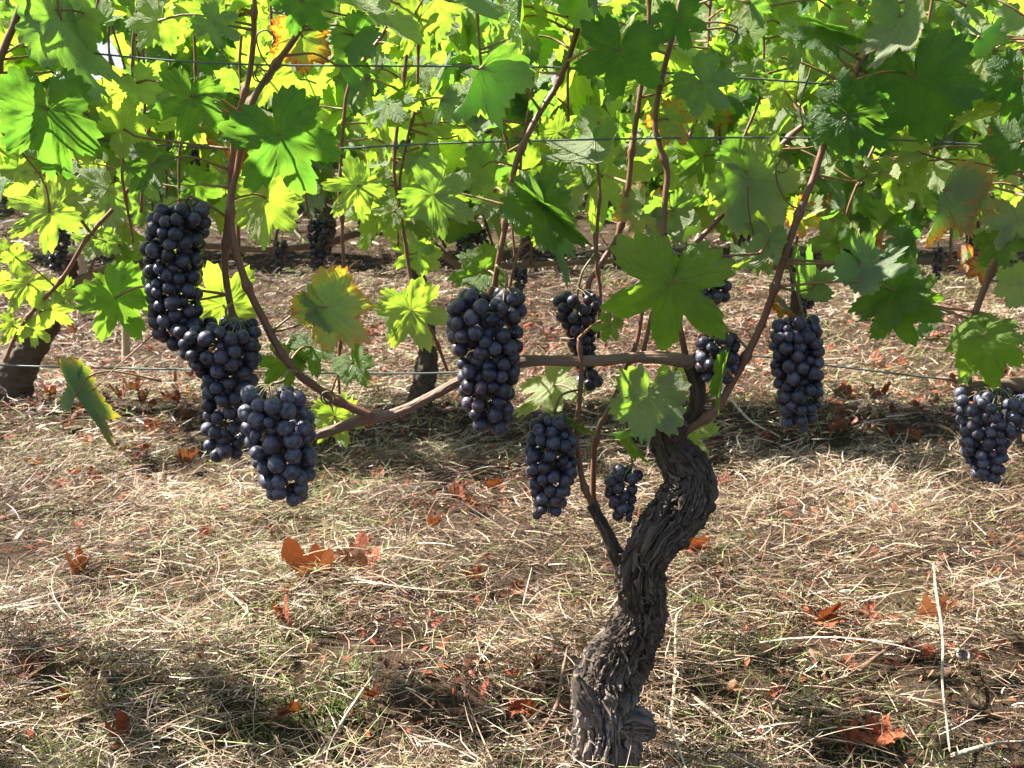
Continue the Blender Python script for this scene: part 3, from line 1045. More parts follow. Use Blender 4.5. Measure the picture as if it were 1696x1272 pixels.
shoot([(150, 390, 4), (128, 358, 3), (100, 332, 2.5)], 1.5, VINE_L, b_left)
shoot([(835, 500, 3), (860, 420, 3), (880, 400, 3)], FY + .04)
shoot([(1255, 420, 2.6), (1180, 425, 2.6), (1150, 420, 2.4)], FY - .02)
tr_ = random.Random(19)
for k in range(13):
    x0_ = tr_.uniform(60, 1640)
    x1_ = x0_ + tr_.gauss(30, 70)
    Yk = FY + tr_.uniform(.08, .32)
    shoot([(x0_, tr_.uniform(330, 440), 2.6), ((x0_ * 2 + x1_) / 3 + tr_.gauss(0, 10), 260, 3.2), ((x0_ + x1_ * 2) / 3 + tr_.gauss(0, 10), 130, 3.2), (x1_, -50, 3)], Yk)
# thin dangling side shoot on the right and one at lower left
shoot([(1700, 640, 11, FY), (1660, 634, 10, FY), (1600, 640, 8, FY), (1585, 645, 4, FY)], FY, VINE_R, b_right, 'cordon', M_CORDON, 0)
# the neighbour vines' trunks stand outside the frame
bark_tube('trunk', None, FY, 40, 120, 61, 0.005, VINE_L, b_left, pts=[(-0.98, FY, -.02, .05), (-1.0, FY, .15, .04), (-0.95, FY + .02, .28, .038), (-0.99, FY, .42, .02)])
bark_tube('trunk', None, FY, 40, 120, 62, 0.005, VINE_R, b_right, pts=[(0.95, FY + .06, -.02, .05), (0.98, FY + .05, .15, .04), (0.93, FY + .03, .28, .038), (0.90, FY + .02, .40, .02), (0.72, FY + .01, .402, .012), (0.53, FY, .401, .008)])
bark_tube('cordon', None, FY, 16, 60, 63, 0.001, VINE_L, b_left, M_CORDON, pts=[(-0.99, FY, .42, .013), (-1.3, FY, .43, .011), (-1.7, FY + .01, .42, .008)])

# ---- hand-placed leaves of the front row
# Jx, Jy, Tx, Ty, Y, roll, pitch, style, side, yellow, autumn
HL = [
    (80, 182, 95, 318, .97, 12, 0, 'flat', 'u', .10, .05), (316, 160, 305, 255, .98, -8, 5, 'flat', 'u', .18, .05), (250, 272, 215, 322, 1.0, 25, 20, 'flat', 'u', .25, .05),
    (82, 352, 8, 395, 1.02, 10, 0, 'flat', 'd', .85, .12), (262, 35, 225, 98, 1.05, 10, 10, 'flat', 'd', .75, .1), (352, 38, 405, 74, .98, 25, 10, 'flat', 's', .3, 0),
    (205, 214, 272, 188, 1.03, 15, 0, 'flat', 'd', .85, .2), (145, 190, 130, 290, 1.04, -20, 0, 'flat', 'd', .9, .1), (325, 306, 375, 332, 1.05, 30, 20, 'flat', 'u', .3, .05),
    (120, 40, 100, 110, 1.04, 10, 0, 'flat', 'd', .75, .1), (330, 20, 345, 90, 1.08, -20, 0, 'flat', 'd', .8, .1), (40, 60, 60, 130, 1.08, 10, 0, 'flat', 'd', .7, .1),
    (500, 2, 545, 66, .96, 10, 10, 'flat', 'u', .08, 0), (463, 224, 522, 352, .96, -12, 0, 'flat', 'u', .07, .02), (440, 328, 428, 425, 1.06, 5, 0, 'flat', 'd', .9, .1),
    (592, 308, 545, 364, 1.08, 5, 0, 'flat', 'd', .95, .05), (612, 300, 600, 358, 1.10, 10, 0, 'flat', 'd', .5, .05), (630, 192, 642, 240, 1.12, 10, 0, 'flat', 'd', .6, .05),
    (795, 112, 737, 205, .99, 60, 10, 'fold', 's', .3, 0), (718, 322, 802, 372, 1.05, 20, 10, 'flat', 'd', .45, .05), (652, 350, 622, 382, 1.1, 25, 20, 'flat', 'u', .7, .05),
    (745, 2, 842, 46, 1.02, 40, 10, 'fold', 'd', .4, .05), (500, 60, 505, 138, 1.08, 15, 0, 'flat', 'd', .7, .50), (450, 130, 420, 185, 1.09, -10, 0, 'flat', 'd', .95, .08),
    (690, 40, 660, 100, 1.12, -15, 0, 'flat', 'd', .7, .1), (1027, 84, 1010, 192, .96, 8, -12, 'flat', 'u', .12, 0), (1125, 30, 1140, 96, .96, 0, 0, 'flat', 'u', .08, 0),
    (1162, 136, 1215, 192, 1.0, 5, 0, 'flat', 'd', .18, 0), (896, 352, 912, 252, 1.0, -35, 15, 'flat', 'u', .25, .05), (900, 340, 985, 405, .98, 20, 5, 'fold', 'u', .15, .05),
    (893, 358, 946, 480, .98, 20, 5, 'thin', 'd', .25, 0), (985, 232, 940, 300, 1.06, 25, 10, 'curl', 's', .3, 0), (1066, 343, 1044, 412, 1.07, 5, 0, 'flat', 'd', .8, .42),
    (1108, 198, 1147, 243, 1.05, 15, 0, 'flat', 'd', .5, .45), (1242, 308, 1212, 410, 1.05, -10, 0, 'flat', 'd', .85, .15), (1246, 298, 1310, 385, 1.04, 10, 0, 'flat', 'd', .75, .08),
    (1075, 140, 1040, 200, 1.1, 10, 0, 'flat', 'd', .8, .05), (1140, 160, 1190, 205, 1.09, 10, 0, 'flat', 'd', .9, .05), (1225, 255, 1190, 300, 1.06, 5, 10, 'flat', 'd', .2, .02),
    (1322, 66, 1308, 132, 1.02, 5, 0, 'flat', 'd', .5, .03), (1365, 45, 1432, 66, .99, 20, 10, 'fold', 'u', .1, 0), (1404, 178, 1385, 100, .98, -20, 5, 'flat', 'u', .15, .05),
    (1404, 190, 1488, 250, .97, 10, 0, 'flat', 'u', .12, .08), (1518, 128, 1546, 264, .97, 10, 0, 'flat', 'u', .06, 0), (1494, 30, 1486, 122, .95, 40, 5, 'curl', 's', .2, .33),
    (1300, 150, 1325, 200, 1.08, 0, 0, 'flat', 'd', .9, .1), (1690, 130, 1662, 220, .98, 10, 0, 'flat', 'u', .08, 0), (1692, 235, 1605, 242, .99, 15, 10, 'flat', 'u', .15, .1),
    (1686, 366, 1604, 372, 1.0, 20, 5, 'flat', 'd', .75, .36), (1562, 315, 1525, 415, 1.0, 62, 10, 'fold', 's', .5, .42), (1585, 320, 1600, 390, 1.02, 65, 0, 'fold', 'd', .5, .4), (1600, 10, 1590, 66, 1.06, 10, 0, 'flat', 'd', .6, .05),
    (190, 494, 248, 574, 1.0, -5, 0, 'flat', 'u', .30, .27), (195, 490, 150, 445, 1.02, 20, 10, 'flat', 'u', .35, .1), (370, 506, 338, 418, 1.06, 5, 0, 'flat', 'd', .95, .15),
    (125, 655, 190, 752, .98, 35, 0, 'thin', 'd', .3, .38), (125, 655, 140, 600, .99, 35, 10, 'thin', 'd', .3, .2), (542, 508, 618, 582, 1.0, 10, 0, 'flat', 'd', .8, .42), (540, 508, 480, 490, 1.01, 30, 20, 'flat', 'd', .4, .32),
    (681, 514, 716, 596, 1.08, 0, 0, 'flat', 'd', .95, .08), (676, 512, 638, 495, 1.10, 10, 0, 'flat', 'd', .7, .1), (802, 448, 735, 466, 1.06, 20, 10, 'flat', 'u', .35, .03), (585, 600, 610, 642, 1.02, 15, 30, 'flat', 'u', .4, .05),
    (470, 600, 430, 645, 1.04, 10, 10, 'flat', 'u', .3, .05), (555, 690, 576, 752, 1.05, 0, 0, 'flat', 'd', .85, .1), (515, 575, 525, 632, 1.05, 20, 20, 'flat', 'u', .2, .2), (690, 418, 638, 400, 1.14, 15, 0, 'flat', 'd', .7, .1),
    (700, 425, 735, 450, 1.15, 5, 0, 'flat', 'd', .8, .3), (1113, 468, 1090, 602, .94, 6, -8, 'hero', 'u', .6, .03), (1120, 462, 1180, 430, .97, 40, 30, 'flat', 'u', .35, .05), (1010, 538, 994, 574, .95, 10, 0, 'flat', 'u', .7, .05),
    (1074, 655, 1055, 748, 1.0, -10, 0, 'flat', 'd', .5, .12), (1115, 622, 1125, 662, 1.08, 0, 0, 'flat', 'd', .9, .05), (1130, 716, 1182, 772, 1.07, 5, 0, 'flat', 'd', .6, .08), (1200, 618, 1187, 686, .98, 25, 0, 'thin', 'u', .3, .05),
    (918, 638, 856, 688, 1.06, 30, -30, 'flat', 's', .9, .15), (1045, 730, 1076, 772, 1.02, 25, 0, 'thin', 'u', .5, .05), (955, 700, 990, 720, 1.0, 20, 0, 'thin', 'u', .6, 0), (1040, 712, 1000, 722, 1.0, 25, 0, 'thin', 'd', .5, 0),
    (1482, 482, 1394, 528, .98, 10, 0, 'flat', 'u', .28, .03), (1482, 506, 1512, 592, .99, 25, 0, 'flat', 'u', .22, .02), (1425, 440, 1485, 478, .99, 15, 20, 'curl', 's', .15, 0), (1440, 425, 1410, 405, 1.05, 10, 0, 'flat', 'u', .05, 0),
    (1515, 490, 1572, 500, 1.0, 25, 10, 'flat', 'u', .45, .05), (1630, 560, 1640, 630, .97, 5, 20, 'curl', 'u', .7, .12), (1640, 550, 1590, 600, 1.0, 20, 30, 'curl', 'u', .6, .05), (1690, 470, 1632, 490, 1.0, 5, 10, 'flat', 'd', .85, .25),
    (1630, 440, 1592, 465, 1.05, 10, 0, 'flat', 'd', .6, .6), (1660, 400, 1610, 440, 1.0, 25, 10, 'flat', 'u', .3, .05), (1272, 400, 1258, 455, 1.02, 55, 0, 'curl', 's', .3, 0), (1350, 470, 1290, 440, 1.05, 40, 0, 'curl', 'd', .2, 0),
    (1530, 560, 1560, 540, 1.03, 60, 0, 'fold', 'd', .2, 0), (1300, 500, 1318, 524, 1.02, 60, 20, 'fold', 'u', .3, .5), (1345, 210, 1380, 270, 1.03, 55, 0, 'fold', 's', .2, 0), (1450, 120, 1470, 60, 1.03, 50, 0, 'curl', 's', .2, 0), (1115, 350, 1135, 405, 1.06, 0, 0, 'curl', 's', .4, 0), (730, 165, 715, 215, 1.04, 0, 0, 'fold', 's', .3, 0), (1240, 5, 1262, 50, 1.0, 0, 0, 'fold', 's', .3, 0), (860, 95, 880, 60, 1.06, 0, 0, 'fold', 's', .3, 0), (1062, 70, 1090, 50, 1.0, 0, 0, 'curl', 't', .3, 0), (640, 265, 620, 300, 1.15, 0, 0, 'curl', 's', .3, 0), (1385, 400, 1350, 360, 1.2, 0, 0, 'curl', 't', .3, 0), (1620, 60, 1660, 20, 1.0, 0, 0, 'fold', 's', .3, .2),
    (85, 512, 142, 502, 1.5, 10, 0, 'flat', 'd', .9, .05), (45, 470, 12, 522, 1.5, 10, 0, 'flat', 'd', .95, .1), (25, 425, 52, 452, 1.48, 15, 0, 'flat', 'd', .8, .3), (55, 545, 92, 566, 1.5, 15, 0, 'flat', 'd', .9, .1), (20, 540, 2, 575, 1.5, 5, 0, 'flat', 'd', .9, .1), (110, 480, 75, 492, 1.52, 20, 0, 'flat', 'd', .7, .1), (175, 400, 205, 425, 1.5, 20, 10, 'flat', 'd', .5, .05), (100, 330, 140, 350, 1.5, 10, 0, 'flat', 'd', .8, .1),
    (560, 110, 590, 165, 1.05, 55, 0, 'fold', 'd', .3, .1), (860, 30, 900, 95, 1.05, 25, 0, 'flat', 'd', .6, .05), (880, 60, 850, 120, 1.06, 60, 0, 'fold', 'd', .3, .05), (925, 220, 890, 190, 1.1, 10, 0, 'flat', 'd', .9, .03),
]
lr = random.Random(5)
LANES = [at(q[0], q[1], FY - .03) for q in ((1000, 1130), (1030, 1070), (985, 1200), (1000, 1235), (1090, 880), (400, 680), (420, 760), (1590, 700), (1290, 640))]


def in_lane(P, w=0.055):
    """open gaps in the canopy through which the sun reaches the trunk foot and some bunches"""
    P = Vector(P)
    for q in LANES:
        v = P - q
        t = v.dot(SUN_DIR)
        if t > 0.03 and (v - SUN_DIR * t).length < w:
            return True
    return False


def gap(px, py):
    """the thin place at top left where the sky shows"""
    return any(((px - a) / r) ** 2 + ((py - b) / q) ** 2 < 1 for a, b, r, q in ((165, 110, 62, 52), (285, 12, 22, 16), (560, 8, 26, 16), (700, 20, 24, 18), (820, 18, 30, 24), (925, 150, 12, 12), (1180, 20, 14, 14), (1612, 40, 20, 18), (20, 125, 14, 14)))


ALLS = np.vstack([s[:, :3] for s in SHOOTS] + [CS[:, :3]])


def petiole_to(o, base, P, rot3, size, me_name='petiole'):
    """stalk from the leaf's junction to the nearest cane point"""
    d = np.linalg.norm(ALLS - np.array(P), axis=1)
    k = int(np.argmin(d + 0.6 * np.maximum(0, ALLS[:, 2] - P[2])))
    if d[k] > 0.17 or d[k] < 0.012:
        c = obj('petiole', PETIOLE, o)
        return
    Q = Vector(ALLS[k])
    inv = rot3.inverted()
    q = (inv @ (Q - Vector(P))) / size
    yl = -0.18 * q.length
    mid = q * 0.5 + Vector((0, -0.10 * q.length, 0.10 * q.length))
    r = 0.0011 / size
    pts = [(0, 0, 0, r * 1.3), (mid.x * .45, mid.y * .45 + yl * .3, mid.z * .5, r), (mid.x, mid.y, mid.z, r), (q.x, q.y, q.z, r * 1.5)]
    S = catmull(np.array(pts), 10)
    V, F, U = tube_arrays(S[:, :3], S[:, 3], 6)
    obj('petiole', mesh_np('petiole', V, F, M_PETIOLE, True, U), o)


def front_leaf(J, T, Y, roll, pitch, style, side, yel, aut, vine=None, petiole=True):
    PJ, PT = at(J[0], J[1], Y), at(T[0], T[1], Y)
    d = PT - PJ
    n = (Vector((0, 0, CAM_H)) - PJ).normalized()
    d = d - n * d.dot(n)
    L = d.length
    p = math.radians(pitch)
    yv = d.normalized() * math.cos(p) + n * math.sin(p)
    if side in 'st':
        hv = (SUN_DIR * 1.3 + n).normalized()
        rot = leaf_basis(d.normalized(), hv, math.radians(lr.gauss(0, 12) + (180 if side == 's' else 0)))
    else:
        rot = leaf_basis(yv, n, math.radians(roll + (180 if side == 'd' else 0)))
    size = (0.83 if style == 'flat' else 0.95) * L / max(0.4, math.cos(p))
    if vine is None:
        vine = VINE_R if J[0] > 1580 else VINE_L if (J[0] < 130 and J[1] < 330) else VINE_M
    base = vine.location.copy()
    me = HERO if style == 'hero' else lr.choice(SHAPES['fold' if style == 'thin' else style])
    o = put_leaf(vine, base, PJ, rot, size, me, (yel, aut, lr.random()))
    if style == 'thin':
        o.scale = (size * .42, size, size * .6)
    if petiole:
        petiole_to(o, base, PJ, rot, size)
    return o, PJ, rot, size, vine, base


for (jx, jy, tx, ty, Y, roll, pit, st, sd, ye, au) in HL:
    o, PJ, rot, size, vine, base = front_leaf((jx, jy), (tx, ty), Y, roll, pit, st, sd, ye, au)
    if ye < 0.2 and jy < 300 and jx < 1300 and lr.random() < .6:
        # extra leaf added on its sunny side to put it in shade
        for _ in range(1):
            C = PJ + (rot @ Vector((0, 0.25 * size, 0))) + SUN_DIR * lr.uniform(0.09, 0.16) + Vector((lr.gauss(0, .02), 0, lr.gauss(0, .02)))
            r2 = leaf_basis(Vector((lr.gauss(0, .4), -.2, -1)), SUN_DIR + Vector((lr.gauss(0, .2), lr.gauss(0, .2), 0)), 0)
            so = put_leaf(vine, base, C, r2, 0.09, lr.choice(SHAPES['flat']), (lr.uniform(.2, .6), .03, lr.random()))
            obj('petiole', PETIOLE, so)

# further leaves of the same row, a little behind
for k in range(200):
    px, py = lr.uniform(-40, 1736), -60 + 390 * lr.random() ** 1.25
    Y = lr.uniform(1.12, 1.55)
    if gap(px, py) or in_lane(at(px, py + 30, Y)):
        continue
    ang = lr.gauss(math.pi / 2, 0.9)
    ln = lr.uniform(48, 100) * 1.03 / Y
    front_leaf((px, py), (px + ln * math.cos(ang), py + ln * math.sin(ang)), Y, lr.gauss(0, 30), lr.gauss(0, 22), lr.choice(['flat', 'flat', 'flat', 'curl', 'fold']), 'd' if lr.random() < .7 else 'u',
               min(1, max(0, lr.gauss(.62, .25))), max(0, lr.gauss(.05, .13)))

for k in range(150):
    px, py = lr.uniform(-30, 1726), -40 + 370 * lr.random() ** 1.1
    Y = lr.uniform(1.04, 1.2)
    if gap(px, py) or in_lane(at(px, py + 25, Y)):
        continue
    ang = lr.gauss(math.pi / 2, 1.0)
    ln = lr.uniform(30, 64)
    front_leaf((px, py), (px + ln * math.cos(ang), py + ln * math.sin(ang)), Y, lr.gauss(0, 35), lr.gauss(0, 25), lr.choice(['flat', 'flat', 'curl', 'fold']), 's' if lr.random() < .2 else 'd' if lr.random() < .6 else 'u',
               min(1, max(0, lr.gauss(.6, .28))), max(0, lr.gauss(.06, .16)))

# canopy of the row above and beside the picture
for vine, base, x0, x1 in ((VINE_L, b_left, -2.3, -0.62), (VINE_M, b_main, -0.62, 0.6), (VINE_R, b_right, 0.6, 1.9)):
    spots = []
    for k in range(int(135 * (x1 - x0))):
        x = lr.uniform(x0, x1)
        z = lr.uniform(0.48, 1.55)
        y = FY + lr.gauss(0.13, 0.16)
        px, py = pix((x, y, z))
        if (-60 < px < 1756 and py > -70) or in_lane((x, y, z), .085):
            continue
        spots.append(((x, y, z), rand_leaf_rot(lr), lr.uniform(.035, .07), (min(1, max(0, lr.gauss(.4, .25))), max(0, lr.gauss(.03, .1)), lr.random())))
    for k in range(int(17 * (x1 - x0))):  # extra unseen leaves added behind the row to shade the near ground
        x, y, z = lr.uniform(x0, x1), FY + lr.uniform(.15, .62), lr.uniform(.9, 1.4)
        px, py = pix((x, y, z))
        if (-60 < px < 1756 and py > -70) or in_lane((x, y, z), .085):
            continue
        spots.append(((x, y, z), rand_leaf_rot(lr), lr.uniform(.035, .06), (min(1, max(0, lr.gauss(.4, .25))), 0.03, lr.random())))
    leaf_mass('upper_foliage', vine, base, spots)

# tendrils
def tendril(rows, Y, loops=0, r=1.5, vine=None, base=None):
    P = [list(p) for p in pxpts([(a, b, r) for a, b in rows], Y)]
    if loops:
        c = P[-1]
        rad = 0.008
        for q in range(loops * 8):
            a = q / 8 * 2 * math.pi
            rr = rad * (1 - 0.5 * q / (loops * 8))
            P.append([c[0] + rr * math.sin(a), c[1] + 0.002 * q / 4, c[2] + rr * (math.cos(a) - 1) - 0.0004 * q, c[3] * .8])
    return tube('tendril', P, M_TENDRIL, 6, 10 * len(P), vine or VINE_M, None, b_main if base is None else base)


tendril([(452, 118), (432, 90), (425, 60), (440, 50), (455, 62), (450, 75)], FY - .02)
tendril([(455, 120), (440, 140), (424, 128), (426, 110)], FY - .02, 1)
tendril([(1345, 350), (1310, 340), (1290, 310), (1285, 280), (1295, 262)], FY - .02, 1)
tendril([(1330, 205), (1325, 180), (1335, 140), (1350, 90), (1352, 70)], FY)
tendril([(480, 612), (505, 622), (530, 640), (541, 645)], FY - .02, 2, 2)
tendril([(1238, 308), (1240, 350), (1248, 390)], FY)
tendril([(960, 40), (935, 25), (930, 20)], FY, 1)

# ------------------------------------------------------------------ trellis wires
def wire(rows, Y, label):
    P = pxpts([(a, b, 1.7) for a, b in rows], Y)
    o = tube('trellis_wire', P, M_WIRE, 6, 160, None, None, P[0][:3])
    o.location = P[0][:3]
    return tag(o, label, 'wire', 'trellis wires of the front row')


wire([(-500, 560), (-200, 592), (0, 605), (300, 612), (560, 618), (750, 617), (860, 604), (1000, 592), (1240, 590), (1360, 604), (1600, 632), (1800, 650), (2200, 665)], FY + .02, 'lowest trellis wire running behind the hanging bunches and along the cordon')
wire([(-500, 140), (-200, 180), (0, 207), (150, 230), (260, 240), (390, 247), (550, 246), (700, 239), (850, 234), (1100, 229), (1272, 228), (1440, 230), (1545, 235), (1700, 243), (2200, 262)], FY + .015, 'middle trellis wire crossing the leaves above the bunches')
wire([(-500, 0), (0, 72), (150, 88), (280, 100), (420, 107), (560, 109), (840, 110), (950, 113), (1050, 117), (1240, 130), (1400, 141), (1700, 160), (2200, 190)], FY + .02, 'highest trellis wire crossing the leaves near the top of the picture')

# ------------------------------------------------------------------ grape bunches
def ico(sub):
    import bmesh
    bm = bmesh.new()
    bmesh.ops.create_icosphere(bm, subdivisions=sub, radius=1.0)
    me = bpy.data.meshes.new('grape')
    bm.to_mesh(me)
    bm.free()
    me.polygons.foreach_set('use_smooth', [True] * len(me.polygons))
    me.materials.append(M_GRAPE)
    return me


GR_HI, GR_LO = ico(4), ico(2)
gr = random.Random(77)


def bunch(prof, Y, d, label, stalk=None, bloom=0.5, depth=1.0, fill=1.0, group=None, hi=True, red=0.03, name='grape_bunch'):
    """prof rows: (y, x-left, x-right) px outline; d: berry diameter px"""
    prof = sorted(prof)
    d = d * 0.95
    sc = Y / ray(848, prof[0][0]).y / FPX * 1.0
    top = at((prof[0][1] + prof[0][2]) / 2, prof[0][0], Y)
    root = thing(name, label, 'grape bunch', top, group)
    rb = d / 2 * sc
    yy = np.array([p[0] for p in prof], float)
    xl = np.array([p[1] for p in prof], float)
    xr = np.array([p[2] for p in prof], float)
    pos, rad = [], []
    y0, y1 = yy[0] + d * .5, yy[-1] - d * .5
    hi_n = int(900 * fill * (y1 - y0 + d) / 200 * 1.2)
    pa = np.zeros((0, 3))
    ra = np.zeros(0)
    for layer in (1.0, 0.55):
        for t in range(hi_n if layer == 1.0 else hi_n // 5):
            y = gr.uniform(y0, y1) if y1 > y0 else (y0 + y1) / 2
            a, b = np.interp(y, yy, xl), np.interp(y, yy, xr)
            hw = max(0.0, (b - a) / 2 - d * .45) * layer
            ph = gr.uniform(0, 2 * math.pi)
            r = rb * (gr.uniform(.84, 1.10) if gr.random() > .08 else gr.uniform(.55, .8))
            px = (a + b) / 2 + hw * math.cos(ph)
            c = at(px, y, Y)
            c = np.array([c.x, c.y + hw * sc * depth * math.sin(ph), c.z])
            if len(pa):
                dd = np.linalg.norm(pa - c, axis=1)
                if (dd < 0.84 * (ra + r)).any():
                    continue
            pa = np.vstack([pa, c])
            ra = np.append(ra, r)
    me = GR_HI if hi else GR_LO
    for c, r in zip(pa, ra):
        o = obj('grape', me, root)
        o.location = Vector(c) - top
        s = r * 1.0
        o.scale = (s * gr.uniform(.95, 1.04), s * gr.uniform(.95, 1.04), s * gr.uniform(.97, 1.12))
        o.rotation_euler = (gr.gauss(0, .9), gr.gauss(0, .9), gr.uniform(0, 6.28))
        o.color = (min(1, max(0.05, gr.gauss(bloom + .13, .2))), gr.random(), 1.0 if gr.random() < red else max(0, gr.gauss(.1, .12)), 1)
    # stem with side stalks
    ax = [at((np.interp(y, yy, xl) + np.interp(y, yy, xr)) / 2, y, Y) for y in np.linspace(yy[0], yy[-1] - d, 6)]
    w = 2.3 * sc * (d / 26)
    pts = []
    if stalk:
        for q in stalk:
            p = at(q[0], q[1], q[2] if len(q) > 2 else Y)
            pts.append((p.x, p.y, p.z, w * 1.2))
    pts += [(p.x, p.y, p.z, w) for p in ax]
    S = catmull(np.array(pts), 40)
    parts = [tube_arrays(S[:, :3], S[:, 3], 6)]
    axn = np.array([tuple(p) for p in ax])
    for c, r in zip(pa, ra):
        k = np.argmin(np.linalg.norm(axn - c - np.array([0, 0, r]), axis=1))
        q = np.array([axn[k], (axn[k] + c) / 2 + np.array([0, 0, r * .5]), c])
        S = catmull(q, 5)
        parts.append(tube_arrays(S, np.full(5, w * .38), 4))
    V, F, U = join_arrays(parts)
    obj('stalk', mesh_np('stalk', V - np.array(top), F, M_STALK, True, U), root)
    return root


GB = 'grape bunches on the front row'
bunch([(330, 275, 345), (360, 245, 352), (420, 233, 336), (480, 243, 334), (540, 248, 336), (582, 275, 325)], FY - .02, 25, 'long bunch of dark grapes hanging highest at left, in front of the trellis shoots', [(382, 365, FY), (350, 342), (315, 325)], .35, group=GB)
bunch([(528, 365, 425), (545, 290, 430), (585, 300, 432), (620, 330, 428), (680, 336, 412), (740, 334, 410), (768, 368, 396)], FY - .03, 25, 'dark grape bunch with a left shoulder, between the highest bunch and the blue-grey bunch', [(384, 500, FY), (374, 515), (380, 530)], .35, group=GB)
bunch([(638, 405, 490), (660, 393, 505), (690, 396, 520), (740, 410, 526), (790, 428, 524), (838, 448, 505)], FY - .10, 29.5, 'blue-grey dusty grape bunch with the largest berries, at the left end of the cane', [(500, 618, FY), (478, 615, FY - .05), (468, 632)], .85, group=GB)
bunch([(476, 810, 862), (495, 742, 872), (545, 735, 868), (600, 755, 864), (660, 760, 852), (700, 778, 850), (722, 812, 842)], FY - .03, 26, 'full conical dark grape bunch hanging over the bare cane in the centre', [(822, 440, FY + .01), (838, 455), (838, 480)], .38, red=.06, group=GB)
bunch([(478, 930, 985), (492, 914, 1000), (520, 920, 990), (555, 938, 990), (582, 940, 990), (600, 950, 985), (645, 955, 1006)], FY + .03, 21, 'loose small grape bunch crossing behind the horizontal cordon', [(985, 420, FY + .04), (965, 450), (958, 480)], .18, fill=.6, group=GB)
bunch([(683, 905, 935), (700, 880, 952), (735, 868, 958), (780, 870, 958), (820, 878, 948), (863, 880, 918)], FY - .02, 23, 'loose grape bunch hanging left of the two upright suckers', [(960, 645, FY), (930, 655), (918, 685)], .5, fill=.8, group=GB)
bunch([(768, 1035, 1062), (790, 1000, 1064), (820, 1002, 1058), (850, 1012, 1052), (874, 1030, 1050)], FY - .005, 20.5, 'small sparse grape bunch tucked against the left of the trunk', [(1020, 650, FY + .01), (1040, 720), (1048, 770)], .3, fill=.5, group=GB)
bunch([(438, 1158, 1200), (458, 1150, 1212), (485, 1152, 1210), (510, 1160, 1200)], FY + .0, 20, 'small bluish grape bunch peeping out behind the big central leaf', [(1098, 380, FY + .02), (1140, 410), (1165, 445)], .6, group=GB)
bunch([(545, 1170, 1218), (570, 1150, 1226), (605, 1150, 1224), (638, 1165, 1212)], FY - .014, 20.5, 'small dark grape bunch below the big central leaf beside the trunk head', [(1240, 580, FY - .01), (1210, 550), (1190, 560)], .25, group=GB)
bunch([(520, 1312, 1356), (535, 1280, 1362), (570, 1274, 1364), (620, 1278, 1364), (660, 1283, 1362), (718, 1296, 1346)], FY - .01, 22.5, 'narrow grape bunch hanging alone to the right of the long diagonal cane', [(1300, 430, FY - .01), (1318, 470), (1330, 522)], .42, group=GB)
bunch([(643, 1590, 1720), (665, 1582, 1740), (695, 1588, 1720), (715, 1590, 1676), (745, 1592, 1668), (780, 1605, 1662), (803, 1632, 1656)], FY - .02, 20, 'violet-blue grape bunch with a wide shoulder cut by the right edge', [(1640, 632, FY), (1650, 645)], .8, group=GB)

bunch([(644, 1668, 1720), (665, 1655, 1735), (695, 1662, 1735), (722, 1680, 1720)], FY + .03, 20, 'dark half bunch cut by the right edge, behind the violet-blue one', [(1690, 634, FY), (1692, 645)], .3, group=GB)

# ------------------------------------------------------------------ the rows behind
rr_ = random.Random(41)


def row_vine(base, Y, label, trunk_pts, cord_pts, n_shoot, x0, x1, n_leaf, leaf_lo, leaf_hi, ztop, group, tilt=0.0, zlow=0.42, ns=14, mass=120, sdy=.12):
    root = thing('grapevine', label, 'grapevine', base, group)
    bark_tube('trunk', None, Y, 36, 110, int(rr_.uniform(60, 900)), 0.008, root, base, M_OLD_SHADED, pts=trunk_pts)
    bark_tube('cordon', None, Y, 12, 50, int(rr_.uniform(60, 900)), 0.001, root, base, M_CORDON, pts=cord_pts)
    cp = np.array(cord_pts)
    canes = []
    for k in range(n_shoot):
        t = (k + rr_.random()) / n_shoot
        q = catmull(cp, 60)[int(t * 59)]
        x, y, z = q[:3]
        pts = []
        dx = rr_.gauss(0, .10)
        for h in np.linspace(0, 1, 6):
            pts.append((x + dx * h + rr_.gauss(0, .012), y + rr_.gauss(0, .02), z + (ztop - z) * h, 0.0042 * (1 - .4 * h)))
        tube('shoot', pts, M_SHOOT, 6, 26, root, None, base)
        canes.append(pts)
    cnt = 0
    tries = 0
    while cnt < n_leaf and tries < n_leaf * 8:
        tries += 1
        x = rr_.uniform(x0, x1)
        z = rr_.triangular(zlow, ztop, zlow + 0.45 * (ztop - zlow))
        y = Y + rr_.gauss(0, sdy)
        px, py = pix((x, y, z))
        if not (-60 < px < 1756 and py > -60) or (gap(px, py) and rr_.random() < .9):
            continue
        cnt += 1
        put_leaf(root, base, (x, y, z), rand_leaf_rot(rr_), rr_.uniform(leaf_lo, leaf_hi), rr_.choice(MID), (min(1, max(0, rr_.gauss(.42, .30))), max(0, rr_.gauss(.03, .15)), rr_.random()))
    spots = []
    for k in range(mass):
        x, z, y = rr_.uniform(x0, x1), rr_.uniform(zlow, zlow + 1.1), Y + rr_.gauss(0, .14)
        px, py = pix((x, y, z))
        if -60 < px < 1756 and py > -60:
            continue
        spots.append(((x, y, z), rand_leaf_rot(rr_), rr_.uniform(leaf_lo, leaf_hi), (min(1, max(0, rr_.gauss(.4, .25))), 0.03, rr_.random())))
    if spots:
        leaf_mass('upper_foliage', root, base, spots)
    return root


def gpt(x, y):
    return Vector((x, y, gzf(x, y)))


